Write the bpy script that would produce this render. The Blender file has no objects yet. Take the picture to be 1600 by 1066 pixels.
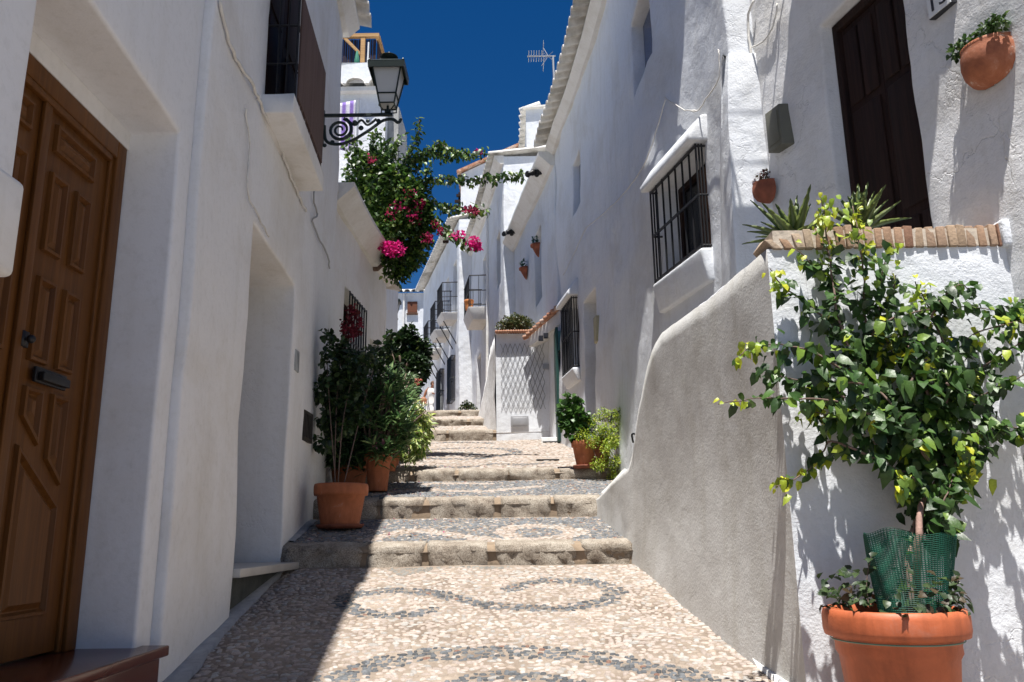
import bpy, bmesh, math, random
import numpy as np
from mathutils import Vector, Matrix, noise
random.seed(7); rng = np.random.default_rng(7)
S = bpy.context.scene
C = S.collection

# ------------------------------------------------------------------ camera
EYE = 1.316
FOC = 1280.0; TH = math.radians(13.4); RO = math.radians(.8)
cam = bpy.data.cameras.new('camera'); co = bpy.data.objects.new('camera', cam); C.objects.link(co)
cam.sensor_width = 36; cam.lens = 36*FOC/1600; cam.clip_start = .05; cam.clip_end = 2000
_R0 = Vector((1,0,0)); _U0 = Vector((0,-math.sin(TH),math.cos(TH))); _F0 = Vector((0,math.cos(TH),math.sin(TH)))
_R = _R0*math.cos(RO)-_U0*math.sin(RO); _U = _R0*math.sin(RO)+_U0*math.cos(RO)
M = Matrix((( _R.x,_U.x,-_F0.x,0),(_R.y,_U.y,-_F0.y,0),(_R.z,_U.z,-_F0.z,EYE),(0,0,0,1)))
co.matrix_world = M
S.camera = co
S.render.resolution_x = 1024; S.render.resolution_y = 682

# ------------------------------------------------------------------ sky, sun, exposure
LD = Vector((.04, .30, -1)).normalized()          # direction the sunlight travels
EL = math.asin(-LD.z); AZ = math.atan2(-LD.x, -LD.y)
w = bpy.data.worlds.new('World'); S.world = w; w.use_nodes = True
nt = w.node_tree; nt.nodes.clear()
sky = nt.nodes.new('ShaderNodeTexSky'); sky.sky_type = 'NISHITA'; sky.sun_disc = False
sky.sun_elevation = EL; sky.sun_rotation = AZ % (2*math.pi); sky.altitude = 1500; sky.air_density = 1.0; sky.dust_density = .2; sky.ozone_density = 3.0
hs = nt.nodes.new('ShaderNodeHueSaturation'); hs.inputs['Saturation'].default_value = 1.37; hs.inputs['Value'].default_value = .80; hs.inputs['Hue'].default_value = .507
bg = nt.nodes.new('ShaderNodeBackground'); bg.inputs[1].default_value = .06
wo = nt.nodes.new('ShaderNodeOutputWorld')
nt.links.new(sky.outputs[0], hs.inputs['Color']); nt.links.new(hs.outputs[0], bg.inputs[0]); nt.links.new(bg.outputs[0], wo.inputs[0])
sl = bpy.data.lights.new('sun', 'SUN'); sl.energy = 5.0; sl.angle = math.radians(.5); sl.color = (1, .965, .91)
so = bpy.data.objects.new('sun', sl); C.objects.link(so)
so.rotation_euler = LD.to_track_quat('-Z', 'Y').to_euler()
S.view_settings.view_transform = 'Standard'; S.view_settings.look = 'None'; S.view_settings.gamma = 1
S.view_settings.exposure = .8
S.view_settings.use_curve_mapping = False

# ------------------------------------------------------------------ projection helpers (used to find real positions)
def ray(px, py):
    u = (px-800)/FOC; v = (533-py)/FOC
    u, v = u*math.cos(RO)+v*math.sin(RO), -u*math.sin(RO)+v*math.cos(RO)
    Y = math.cos(TH)-v*math.sin(TH); Z = math.sin(TH)+v*math.cos(TH)
    return u/Y, Z/Y
def P(px, py, y):
    k, e = ray(px, py); return Vector((k*y, y, e*y+EYE))
def PX(px, py, x):
    k, e = ray(px, py); y = x/k; return Vector((x, y, e*y+EYE))

# ------------------------------------------------------------------ ground profile along the street
G0 = 0.0
RIS = [(6.2, 1.116, 1.256), (7.49, 1.487, 1.645), (8.93, 1.905, 2.014), (13.9, 2.906, 3.079), (15.5, 3.376, 3.496), (17.1, 3.786, 3.906)]
def gz(y, x=0):
    if y < RIS[0][0]: return RIS[0][1]-.18*(RIS[0][0]-y)
    for i, (ry, b, t) in enumerate(RIS):
        ny = RIS[i+1][0] if i+1 < len(RIS) else 1e9
        if ry <= y < ny:
            if i+1 < len(RIS): return t+(RIS[i+1][1]-t)*(y-ry)/(ny-ry)
            return t+.096*(y-ry)
def GR(px, py):
    k, e = ray(px, py); lo, hi = 1.0, 60.0
    y = lo
    while y < hi:
        if e*y+EYE <= gz(y): return Vector((k*y, y, gz(y)))
        y += .01
    return Vector((k*20, 20, gz(20)))
def GRd(px, py):      # first hit from the camera
    k, e = ray(px, py); y = 1.5
    while y < 45:
        if e*y+EYE <= gz(y)+1e-3: return Vector((k*y, y, gz(y)))
        y += .01
    return Vector((k*45, 45, gz(45)))

def interp(pts):
    ys = [p[1] for p in pts]; xs = [p[0] for p in pts]
    return lambda y: float(np.interp(y, ys, xs))
XL = lambda y: -1.33-.07*y
XR0 = interp([(3.3,1.2),(2.31,3.61),(1.92,4.85),(1.56,5.6)])
XR1 = interp([(1.62,5.3),(1.53,5.95),(1.31,6.9),(1.23,8.6),(1.13,10),(.98,11.4),(.86,12.2),(.78,13.0)])

# ------------------------------------------------------------------ materials
def new_mat(name):
    m = bpy.data.materials.new(name); m.use_nodes = True
    n = m.node_tree.nodes; n.clear()
    o = n.new('ShaderNodeOutputMaterial'); b = n.new('ShaderNodeBsdfPrincipled')
    m.node_tree.links.new(b.outputs[0], o.inputs[0])
    return m, n, m.node_tree.links, b
def nz(n, l, tc, scale, detail=4, rough=.55, dist=0, vec=None):
    t = n.new('ShaderNodeTexNoise'); t.inputs['Scale'].default_value = scale; t.inputs['Detail'].default_value = detail
    t.inputs['Roughness'].default_value = rough; t.inputs['Distortion'].default_value = dist
    l.new(vec or tc.outputs['Object'], t.inputs['Vector']); return t
def ramp(n, l, src, stops):
    r = n.new('ShaderNodeValToRGB'); e = r.color_ramp.elements
    while len(e) < len(stops): e.new(.5)
    for i, (p, c) in enumerate(stops): e[i].position = p; e[i].color = (*c, 1) if len(c) == 3 else c
    l.new(src, r.inputs[0]); return r
def math_n(n, l, op, a, b=None):
    t = n.new('ShaderNodeMath'); t.operation = op
    for i, v in enumerate((a, b)):
        if v is None: continue
        if isinstance(v, (int, float)): t.inputs[i].default_value = v
        else: l.new(v, t.inputs[i])
    return t.outputs[0]
def bump(n, l, b, h, strength=.5, dist=.01, prev=None):
    t = n.new('ShaderNodeBump'); t.inputs['Strength'].default_value = strength; t.inputs['Distance'].default_value = dist
    l.new(h, t.inputs['Height'])
    if prev: l.new(prev.outputs[0], t.inputs['Normal'])
    l.new(t.outputs[0], b.inputs['Normal']); return t
def plaster(name, col=(.80,.80,.79), coarse=.5, fine=.5, stain=.12, cracks=0, stretch=1.0):
    m, n, l, b = new_mat(name); tc = n.new('ShaderNodeTexCoord')
    mp = n.new('ShaderNodeMapping'); mp.inputs['Scale'].default_value = (1,1,stretch); l.new(tc.outputs['Object'], mp.inputs[0])
    V = mp.outputs[0]
    st = nz(n, l, tc, 1.3, 6, .62, .4, V)
    dk = tuple(c*(1-stain*2.2)*f for c, f in zip(col, (1, .975, .93)))
    r = ramp(n, l, st.outputs[0], [(.30, dk), (.52, col), (1, col)])
    # vertical rain streaks
    mp2 = n.new('ShaderNodeMapping'); mp2.inputs['Scale'].default_value = (7,7,.5); l.new(tc.outputs['Object'], mp2.inputs[0])
    rs = nz(n, l, tc, 1, 4, .6, 0, mp2.outputs[0]); r2 = ramp(n, l, rs.outputs[0], [(.28, (1-stain*1.1, 1-stain*1.2, 1-stain*1.5)), (.5, (1,1,1))])
    mx = n.new('ShaderNodeMix'); mx.data_type = 'RGBA'; mx.blend_type = 'MULTIPLY'; mx.inputs[0].default_value = 1
    l.new(r.outputs[0], mx.inputs[6]); l.new(r2.outputs[0], mx.inputs[7])
    fc = nz(n, l, tc, 24, 5, .7, 0, V)
    f1 = ramp(n, l, fc.outputs[0], [(.25, (.90,.90,.89)), (.5, (1,1,1))])
    mx2 = n.new('ShaderNodeMix'); mx2.data_type = 'RGBA'; mx2.blend_type = 'MULTIPLY'; mx2.inputs[0].default_value = 1
    l.new(mx.outputs[2], mx2.inputs[6]); l.new(f1.outputs[0], mx2.inputs[7])
    out = mx2.outputs[2]
    c1 = nz(n, l, tc, 2.2, 3, .5, .2, V); c2 = nz(n, l, tc, 7, 5, .55, .15, V); c3 = nz(n, l, tc, 70, 4, .65, 0, V)
    B = bump(n, l, b, c1.outputs[0], coarse*.6, .06)
    B = bump(n, l, b, c2.outputs[0], coarse*.8, .014, B)
    B = bump(n, l, b, c3.outputs[0], fine, .004, B)
    if cracks:
        vo = n.new('ShaderNodeTexVoronoi'); vo.feature = 'DISTANCE_TO_EDGE'; vo.inputs['Scale'].default_value = 1.15
        dn = nz(n, l, tc, 3.2, 5, .6, 0); ad = n.new('ShaderNodeVectorMath'); ad.operation = 'MULTIPLY_ADD'
        ad.inputs[1].default_value = (.7,.7,.7); l.new(dn.outputs[1], ad.inputs[0]); l.new(tc.outputs['Object'], ad.inputs[2])
        l.new(ad.outputs[0], vo.inputs['Vector'])
        cr = ramp(n, l, vo.outputs['Distance'], [(0, (0,0,0)), (.012, (1,1,1))])
        gate = nz(n, l, tc, 1.1, 2, .5); g = ramp(n, l, gate.outputs[0], [(.5, (1,1,1)), (.58, (0,0,0))])
        mxx = math_n(n, l, 'MAXIMUM', cr.outputs[0], g.outputs[0])
        B = bump(n, l, b, mxx, cracks, .008, B)
    l.new(out, b.inputs['Base Color']); b.inputs['Roughness'].default_value = .9
    return m
PL = plaster('whitewash_smooth', (.76,.77,.79), .3, .28, .045)
PLL = plaster('whitewash_left', (.785,.785,.785), .5, .5, .05, .35)
PLR = plaster('whitewash_rough', (.72,.745,.785), .85, .9, .06, .35)
PLX = plaster('whitewash_very_rough', (.73,.73,.74), 1.0, 1.1, .07, .6)
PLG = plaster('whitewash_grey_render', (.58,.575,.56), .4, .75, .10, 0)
PLT = plaster('whitewash_trim', (.76,.75,.73), .35, .4, .08)

def simple(name, col, rough=.6, metal=0, bs=0, bscale=20, var=0, spec=None):
    m, n, l, b = new_mat(name); tc = n.new('ShaderNodeTexCoord')
    b.inputs['Roughness'].default_value = rough; b.inputs['Metallic'].default_value = metal
    if spec is not None: b.inputs['Specular IOR Level'].default_value = spec
    if var:
        t = nz(n, l, tc, bscale*.3, 5, .6, .3)
        r = ramp(n, l, t.outputs[0], [(.3, tuple(c*(1-var) for c in col)), (.7, tuple(min(1, c*(1+var)) for c in col))])
        l.new(r.outputs[0], b.inputs['Base Color'])
    else: b.inputs['Base Color'].default_value = (*col, 1)
    if bs:
        t = nz(n, l, tc, bscale, 4); bump(n, l, b, t.outputs[0], bs, .004)
    return m
def wood(name, c1, c2, axis=2, scale=9, rough=.45, bs=.3):
    m, n, l, b = new_mat(name); tc = n.new('ShaderNodeTexCoord')
    mp = n.new('ShaderNodeMapping'); sc = [scale*3]*3; sc[axis] = scale*.16; mp.inputs['Scale'].default_value = sc
    l.new(tc.outputs['Object'], mp.inputs[0]); t = nz(n, l, tc, 1, 6, .6, .6, mp.outputs[0])
    r = ramp(n, l, t.outputs[0], [(.3, c1), (.7, c2)]); l.new(r.outputs[0], b.inputs['Base Color'])
    b.inputs['Roughness'].default_value = rough; b.inputs['Specular IOR Level'].default_value = .22; bump(n, l, b, t.outputs[0], bs, .003); return m
DOORW = wood('varnished_brown_wood', (.085,.031,.006), (.15,.058,.012), rough=.48, scale=12, bs=.2)
DARKW = wood('weathered_dark_wood', (.010,.005,.004), (.032,.014,.010), rough=.75, bs=.8, scale=14)
SHUT = wood('brown_shutter_wood', (.07,.032,.016), (.12,.055,.03), rough=.6)
LATTICE = wood('brown_lattice_wood', (.09,.055,.045), (.15,.10,.085), rough=.7)
PALEW = wood('pale_timber', (.34,.19,.08), (.5,.3,.13), axis=0, rough=.7)
REED = wood('dark_reed', (.02,.012,.012), (.06,.035,.035), rough=.8)
IRON = simple('black_iron', (.012,.012,.014), .45, .3, .15, 60)
IRONG = simple('dark_green_iron', (.012,.022,.020), .4, .3, .2, 60)
CABLE = simple('grey_cable', (.36,.35,.33), .7)
CABLEW = simple('whitewashed_cable', (.66,.64,.6), .8, 0, .5, 60, .12)
GLASSY = simple('dark_glass', (.012,.014,.018), .25, spec=.3)
BLUEG = simple('dark_blue_glass', (.035,.07,.17), .15)  # glass with a dark blue base colour
LAMPG = simple('frosted_lamp_glass', (.55,.56,.55), .35)
METAL = simple('grey_metal', (.42,.42,.43), .45, .5, .1, 30, .1)
AERIAL = simple('aerial_metal', (.35,.36,.38), .5, .6)

def stained_clay():
    m, n, l, b = new_mat('lime_stained_clay'); tc = n.new('ShaderNodeTexCoord')
    t = nz(n, l, tc, 9, 6, .7, .5); r = ramp(n, l, t.outputs[0], [(.3, (.22,.07,.035)), (.52, (.36,.12,.055)), (.60, (.40,.16,.09)), (.68, (.6,.5,.43))])
    l.new(r.outputs[0], b.inputs['Base Color']); b.inputs['Roughness'].default_value = .8; t2 = nz(n, l, tc, 45); bump(n, l, b, t2.outputs[0], .5, .004); return m
CLAYS = stained_clay()
TERRAD = simple('dark_terracotta', (.21,.062,.032), .8, 0, .5, 40, .35)
def bloom(name, base, rough, amt, sc=7):
    m, n, l, b = new_mat(name); tc = n.new('ShaderNodeTexCoord')
    t = nz(n, l, tc, sc, 7, .72, .6); r = ramp(n, l, t.outputs[0], [(.28, tuple(c*.72 for c in base)), (.5, base), (.60, tuple(c*1.1 for c in base)), (.72, tuple(c*(1-amt)+v*amt for c, v in zip(base, (.6,.52,.46))))])
    mp = n.new('ShaderNodeMapping'); mp.inputs['Scale'].default_value = (16, 16, 1.6); l.new(tc.outputs['Object'], mp.inputs[0]); s2 = nz(n, l, tc, 1, 4, .6, 0, mp.outputs[0])
    r2 = ramp(n, l, s2.outputs[0], [(.35, (.78,.76,.74)), (.55, (1,1,1))]); mx = n.new('ShaderNodeMix'); mx.data_type = 'RGBA'; mx.blend_type = 'MULTIPLY'; mx.inputs[0].default_value = 1
    l.new(r.outputs[0], mx.inputs[6]); l.new(r2.outputs[0], mx.inputs[7]); l.new(mx.outputs[2], b.inputs['Base Color']); b.inputs['Roughness'].default_value = rough
    t2 = nz(n, l, tc, 60, 4, .7); bump(n, l, b, t2.outputs[0], .3, .003); return m
TERRA = bloom('terracotta_clay', (.38,.12,.048), .8, .45, 9)
PLASTP = bloom('terracotta_plastic', (.46,.115,.042), .55, .12, 5)
SOIL = simple('potting_soil', (.05,.035,.025), .95, 0, 1, 60, .4)
BARK = simple('branch_bark', (.15,.10,.08), .85, 0, .8, 90, .3)
BARKP = simple('pink_bark', (.34,.21,.17), .8, 0, .7, 70, .25)
MARBLE = simple('marble_sill', (.55,.52,.47), .35, 0, .1, 14, .12)
REDTILE = simple('glazed_oxblood_tile', (.11,.028,.016), .22, 0, .1, 12, .2)
CEMENT = simple('grey_cement', (.30,.31,.33), .9, 0, .6, 40, .2)
WHITEP = simple('white_limewash_line', (.78,.78,.76), .85, 0, .5, 40, .08)
BOXG = simple('aged_olive_plastic', (.12,.118,.09), .5, 0, .2, 14, .2)
BEIGE = simple('beige_plastic', (.42,.38,.24), .6, 0, .2, 14, .15)
GREEND = simple('dark_green_paint', (.012,.055,.045), .45)
TEAL = simple('teal_ceramic', (.05,.19,.21), .3)
WHITEC = simple('white_ceramic', (.72,.73,.74), .25)
BLACKC = simple('black_ink', (.02,.02,.025), .4)
TILEW = plaster('limewashed_roof_tile', (.74,.72,.68), .5, .5, .22)
def tile_mat():
    m, n, l, b = new_mat('clay_roof_tile'); tc = n.new('ShaderNodeTexCoord')
    t = nz(n, l, tc, 5, 5, .65, .3); r = ramp(n, l, t.outputs[0], [(.32, (.30,.12,.07)), (.5, (.46,.24,.15)), (.62, (.62,.50,.42)), (.8, (.72,.7,.66))])
    l.new(r.outputs[0], b.inputs['Base Color']); b.inputs['Roughness'].default_value = .9; t2 = nz(n, l, tc, 50); bump(n, l, b, t2.outputs[0], .5, .004); return m
TILEC = tile_mat()
def stone_mat():
    m, n, l, b = new_mat('rough_step_granite'); tc = n.new('ShaderNodeTexCoord')
    t = nz(n, l, tc, 7, 8, .75, .3); r = ramp(n, l, t.outputs[0], [(.30, (.14,.105,.08)), (.45, (.34,.29,.235)), (.7, (.52,.47,.40))])
    s = nz(n, l, tc, 120, 3, .8); r2 = ramp(n, l, s.outputs[0], [(.38, (.45,.43,.40)), (.55, (1.1,1.1,1.1))])
    mx = n.new('ShaderNodeMix'); mx.data_type = 'RGBA'; mx.blend_type = 'MULTIPLY'; mx.inputs[0].default_value = 1
    l.new(r.outputs[0], mx.inputs[6]); l.new(r2.outputs[0], mx.inputs[7]); l.new(mx.outputs[2], b.inputs['Base Color'])
    b.inputs['Roughness'].default_value = .9
    B = bump(n, l, b, t.outputs[0], .9, .03); bump(n, l, b, s.outputs[0], .8, .006, B); return m
STONE = stone_mat()
def attr_mat(name, rough=.8, trans=0, spec=.4, veins=False, bs=.3, bscale=80):
    m, n, l, b = new_mat(name); a = n.new('ShaderNodeAttribute'); a.attribute_name = 'Col'; tc = n.new('ShaderNodeTexCoord')
    t = nz(n, l, tc, bscale, 3, .6); r = ramp(n, l, t.outputs[0], [(.3, (.78,.78,.78)), (.65, (1.08,1.08,1.08))])
    mx = n.new('ShaderNodeMix'); mx.data_type = 'RGBA'; mx.blend_type = 'MULTIPLY'; mx.inputs[0].default_value = 1
    l.new(a.outputs['Color'], mx.inputs[6]); l.new(r.outputs[0], mx.inputs[7]); l.new(mx.outputs[2], b.inputs['Base Color'])
    b.inputs['Roughness'].default_value = rough; b.inputs['Specular IOR Level'].default_value = spec
    bump(n, l, b, t.outputs[0], bs, .003)
    if trans:
        tr = n.new('ShaderNodeBsdfTranslucent'); ms = n.new('ShaderNodeMixShader'); ms.inputs[0].default_value = trans
        l.new(mx.outputs[2], tr.inputs[0]); o = [x for x in n if x.type == 'OUTPUT_MATERIAL'][0]
        l.new(b.outputs[0], ms.inputs[1]); l.new(tr.outputs[0], ms.inputs[2]); l.new(ms.outputs[0], o.inputs[0])
    return m
LEAF = attr_mat('leaf', .42, .28, .5, bs=.5, bscale=70)
PETAL = attr_mat('bract', .7, .35, .3)
PEB = attr_mat('pebble_stone', .75, 0, .35, bs=.4, bscale=120)
BRICK = attr_mat('coping_brick', .95, 0, .2, bs=1, bscale=70)
def mortar_mat():
    m, n, l, b = new_mat('mortar_ground'); tc = n.new('ShaderNodeTexCoord')
    t = nz(n, l, tc, 3, 6, .7); r = ramp(n, l, t.outputs[0], [(.35, (.17,.13,.10)), (.65, (.33,.27,.215))])
    l.new(r.outputs[0], b.inputs['Base Color']); b.inputs['Roughness'].default_value = .95; t2 = nz(n, l, tc, 55, 5, .7); bump(n, l, b, t2.outputs[0], .9, .01); return m
MORTAR = mortar_mat()
def mesh_net():
    m, n, l, b = new_mat('green_plastic_net'); b.inputs['Base Color'].default_value = (.010,.105,.065,1); b.inputs['Roughness'].default_value = .5; return m
NET = mesh_net()

# ------------------------------------------------------------------ mesh builder
class MB:
    def __init__(s): s.v = []; s.f = []
    def add(s, vs, fs):
        o = len(s.v); s.v += [tuple(v) for v in vs]; s.f += [tuple(i+o for i in f) for f in fs]; return s
    def box(s, a, b):
        (x0,y0,z0),(x1,y1,z1) = a, b
        return s.add([(x0,y0,z0),(x1,y0,z0),(x1,y1,z0),(x0,y1,z0),(x0,y0,z1),(x1,y0,z1),(x1,y1,z1),(x0,y1,z1)],
            [(0,3,2,1),(4,5,6,7),(0,1,5,4),(1,2,6,5),(2,3,7,6),(3,0,4,7)])
    def hexa(s, p):   # bottom 4 then top 4
        return s.add(p, [(0,3,2,1),(4,5,6,7),(0,1,5,4),(1,2,6,5),(2,3,7,6),(3,0,4,7)])
    def prism(s, poly, d):     # polygon (3D pts) extruded by vector d
        n = len(poly); d = Vector(d); a = [Vector(p) for p in poly]
        return s.add(a+[p+d for p in a], [tuple(range(n))[::-1], tuple(range(n, 2*n))]+[(i, (i+1) % n, (i+1) % n+n, i+n) for i in range(n)])
    def tube(s, pts, r, seg=6, cap=True):
        pts = [Vector(p) for p in pts]; n = len(pts)
        rr = r if isinstance(r, (list, tuple)) else [r]*n
        up = None; rings = []
        for i in range(n):
            t = (pts[min(i+1, n-1)]-pts[max(i-1, 0)])
            if t.length < 1e-9: t = Vector((0,0,1))
            t.normalize()
            if up is None: up = t.cross(Vector((.3,.2,.93))); up = up if up.length > .05 else t.cross(Vector((1,0,0)))
            up = (up-t*up.dot(t)); up.normalize(); bn = t.cross(up)
            rings.append([pts[i]+(up*math.cos(2*math.pi*j/seg)+bn*math.sin(2*math.pi*j/seg))*rr[i] for j in range(seg)])
        vs = [p for g in rings for p in g]; fs = []
        for i in range(n-1):
            for j in range(seg): fs.append((i*seg+j, i*seg+(j+1) % seg, (i+1)*seg+(j+1) % seg, (i+1)*seg+j))
        if cap: fs += [tuple(range(seg))[::-1], tuple((n-1)*seg+j for j in range(seg))]
        return s.add(vs, fs)
    def lathe(s, c, prof, seg=32, wob=None):
        vs = []; fs = []
        for (r, z) in prof:
            for j in range(seg):
                a = 2*math.pi*j/seg; rr = r*(1+(wob(a, z) if wob else 0)); vs.append((c[0]+rr*math.cos(a), c[1]+rr*math.sin(a), c[2]+z))
        for i in range(len(prof)-1):
            for j in range(seg): fs.append((i*seg+j, i*seg+(j+1) % seg, (i+1)*seg+(j+1) % seg, (i+1)*seg+j))
        return s.add(vs, fs)
    def ball(s, c, r, seg=10, rings=6, sq=(1,1,1)):
        vs = []; fs = []
        for i in range(rings+1):
            t = math.pi*i/rings
            for j in range(seg):
                a = 2*math.pi*j/seg; vs.append((c[0]+r*sq[0]*math.sin(t)*math.cos(a), c[1]+r*sq[1]*math.sin(t)*math.sin(a), c[2]+r*sq[2]*math.cos(t)))
        for i in range(rings):
            for j in range(seg): fs.append((i*seg+j, (i+1)*seg+j, (i+1)*seg+(j+1) % seg, i*seg+(j+1) % seg))
        return s.add(vs, fs)
def link(name, mb, mat, parent=None, smooth=False, bevel=0, origin=None, fix=True):
    loc = Vector((0,0,0))
    if parent is not None:
        q = parent
        while q.parent: q = q.parent
        loc = Vector(q['_loc'])
    elif origin is not None: loc = Vector(origin)
    me = bpy.data.meshes.new(name); me.from_pydata([(v[0]-loc.x, v[1]-loc.y, v[2]-loc.z) for v in mb.v], [], mb.f)
    if fix:
        bm = bmesh.new(); bm.from_mesh(me); bmesh.ops.recalc_face_normals(bm, faces=bm.faces); bm.to_mesh(me); bm.free()
    me.materials.append(mat)
    o = bpy.data.objects.new(name, me); C.objects.link(o)
    if smooth: me.polygons.foreach_set('use_smooth', [True]*len(me.polygons))
    if bevel:
        b = o.modifiers.new('bevel', 'BEVEL'); b.width = bevel; b.segments = 3; b.limit_method = 'ANGLE'; b.angle_limit = math.radians(40); b.harden_normals = False
        me.polygons.foreach_set('use_smooth', [True]*len(me.polygons))
    if parent is not None: o.parent = parent
    else:
        o.location = loc; o['_loc'] = tuple(loc)
    return o
def thing(name, label, cat, loc, group=None):
    o = bpy.data.objects.new(name, None); C.objects.link(o); o.location = loc; o['_loc'] = tuple(loc); o.empty_display_size = .1
    o['label'] = label; o['category'] = cat
    if group: o['group'] = group
    return o
def tag(o, label, cat, group=None, kind=None):
    o['label'] = label; o['category'] = cat
    if group: o['group'] = group
    if kind: o['kind'] = kind
    return o
def fbm(x, y, z, s): return noise.fractal(Vector((x*s, y*s, z*s)), 1.0, 2.0, 3)

# ------------------------------------------------------------------ facades
def lines(a, b, step, extra):
    L = set(np.round(np.linspace(a, b, max(2, int((b-a)/step)+1)), 4)); ex = [round(e, 4) for e in extra if a <= e <= b]
    L = [v for v in L if all(abs(v-e) > step*.35 for e in ex) or v in (round(a, 4), round(b, 4))]
    return sorted(set(L) | set(ex))
def facade(X, y0, y1, z0, z1, holes, side, amp=.012, step=.16, freq=.9, ztop=None, batter=None):
    """side +1: faces +X (left houses), -1: faces -X. holes: (ya, yb, za, zb, depth[, shear])"""
    mb = MB(); ex_y = [h[0] for h in holes]+[h[1] for h in holes]; ex_z = [h[2] for h in holes]+[h[3] for h in holes]
    ys = lines(y0, y1, step, ex_y); zs = lines(z0, z1, step, ex_z); ny, nzv = len(ys), len(zs)
    def pos(y, z, d=0):
        n = fbm(y, z, side*3.3, freq)*amp+noise.noise(Vector((y*3.1, z*3.1, side*7)))*amp*.35
        if batter: n += batter(y, z)
        return (X(y)+side*(n-d), y, z)
    inh = lambda y, z: next((h for h in holes if h[0]-1e-6 <= y <= h[1]+1e-6 and h[2]-1e-6 <= z <= h[3]+1e-6), None)
    idx = {}
    for i, y in enumerate(ys):
        for j, z in enumerate(zs):
            idx[i, j] = len(mb.v); mb.v.append(pos(y, z))
    for i in range(ny-1):
        for j in range(nzv-1):
            h = inh((ys[i]+ys[i+1])/2, (zs[j]+zs[j+1])/2)
            if not h: mb.f.append((idx[i,j], idx[i+1,j], idx[i+1,j+1], idx[i,j+1]))
    for h in holes:
        I = [i for i, y in enumerate(ys) if h[0]-1e-4 <= y <= h[1]+1e-4]; J = [j for j, z in enumerate(zs) if h[2]-1e-4 <= z <= h[3]+1e-4]
        b = {}
        for i in I:
            for j in J: b[i, j] = len(mb.v); mb.v.append((X((h[0]+h[1])/2)-side*h[4]+(X(ys[i])-X((h[0]+h[1])/2)), ys[i], zs[j]))
        for a in range(len(I)-1):
            for c in range(len(J)-1): mb.f.append((b[I[a],J[c]], b[I[a+1],J[c]], b[I[a+1],J[c+1]], b[I[a],J[c+1]]))
        for a in range(len(I)-1):
            for j in (J[0], J[-1]): mb.f.append((idx[I[a],j], idx[I[a+1],j], b[I[a+1],j], b[I[a],j]))
        for c in range(len(J)-1):
            for i in (I[0], I[-1]): mb.f.append((idx[i,J[c]], idx[i,J[c+1]], b[i,J[c+1]], b[i,J[c]]))
    return mb, idx, ys, zs
def close_body(mb, idx, ys, zs, side, depth, ends=(True, True)):
    """side walls and back of the house volume"""
    nx = int(depth/.5)
    for e, i in ((0, 0), (1, len(ys)-1)):
        if not ends[e]: continue
        prev = [idx[i,j] for j in range(len(zs))]
        for k in range(1, nx+1):
            cur = []
            for j in range(len(zs)):
                v = mb.v[idx[i,j]]; cur.append(len(mb.v)); mb.v.append((v[0]-side*depth*k/nx, v[1]+fbm(k*.5, v[2], e*5, .8)*.02*(1 if e else 1), v[2]))
            for j in range(len(zs)-1): mb.f.append((prev[j], cur[j], cur[j+1], prev[j+1]))
            prev = cur
    xb = [mb.v[idx[0,0]][0]-side*depth, mb.v[idx[len(ys)-1,0]][0]-side*depth]
    mb.add([(xb[0], ys[0], zs[0]), (xb[1], ys[-1], zs[0]), (xb[1], ys[-1], zs[-1]), (xb[0], ys[0], zs[-1])], [(0,1,2,3)])
def tile_roof(X, y0, y1, z, side, over=.25, depth=3.0, slope=.28, pitch=.21, r=.062, thick=.018, seg=8):
    """rows of barrel tiles running down to the eave, scalloped edge"""
    mb = MB(); n = max(2, int((y1-y0)/pitch)); p = (y1-y0)/n
    prof = []
    for i in range(n):
        yc = y0+(i+.5)*p
        for s_ in range(seg): 
            a = math.pi*s_/(seg-1); prof.append((yc-math.cos(a)*p*.36, math.sin(a)*r*(1+.08*random.uniform(-1, 1))))
        prof.append((yc+p*.5, -.028))
    for layer, (o0, dz, hw) in enumerate(((0, 0, 1),)):
        base = len(mb.v); nr = [0, .38, .76, depth*.5, depth]
        for k, dd in enumerate(nr):
            for (yy, h) in prof:
                lift = .0
                mb.v.append((X(yy)+side*(over-dd), yy, z+h+dd*slope+lift))
        m = len(prof)
        for k in range(len(nr)-1):
            for i in range(m-1):
                mb.f.append((base+k*m+i, base+k*m+i+1, base+(k+1)*m+i+1, base+(k+1)*m+i))
        # eave thickness: inner underside ring
        b2 = len(mb.v)
        for (yy, h) in prof: mb.v.append((X(yy)+side*over, yy, z+h-thick if h > 0 else z+h-thick*.6))
        b3 = len(mb.v)
        for (yy, h) in prof: mb.v.append((X(yy)+side*(over-.35), yy, z+h-thick+.35*slope))
        for i in range(m-1):
            mb.f.append((base+i, b2+i, b2+i+1, base+i+1)); mb.f.append((b2+i, b3+i, b3+i+1, b2+i+1))
    return mb
def cornice(X, y0, y1, z, side, out=.12, h=.16, steps=2, wob=.006):
    mb = MB(); ys = np.linspace(y0, y1, max(3, int((y1-y0)/.4)))
    pr = [(-.02, -h)]
    for k in range(steps): pr += [(out*(k+1)/steps-out*.35/steps, -h+h*k/steps), (out*(k+1)/steps, -h+h*(k+.35)/steps)]
    pr += [(out, 0), (-.02, 0)]
    for y in ys:
        for (o, dz) in pr: mb.v.append((X(y)+side*(o+wob*noise.noise(Vector((y*2, dz, 1)))), y, z+dz+wob*noise.noise(Vector((y*1.7, 3, 1)))))
    m = len(pr)
    for i in range(len(ys)-1):
        for j in range(m): mb.f.append((i*m+j, i*m+(j+1) % m, (i+1)*m+(j+1) % m, (i+1)*m+j))
    mb.f += [tuple(range(m)), tuple((len(ys)-1)*m+j for j in range(m))[::-1]]
    return mb
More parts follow.
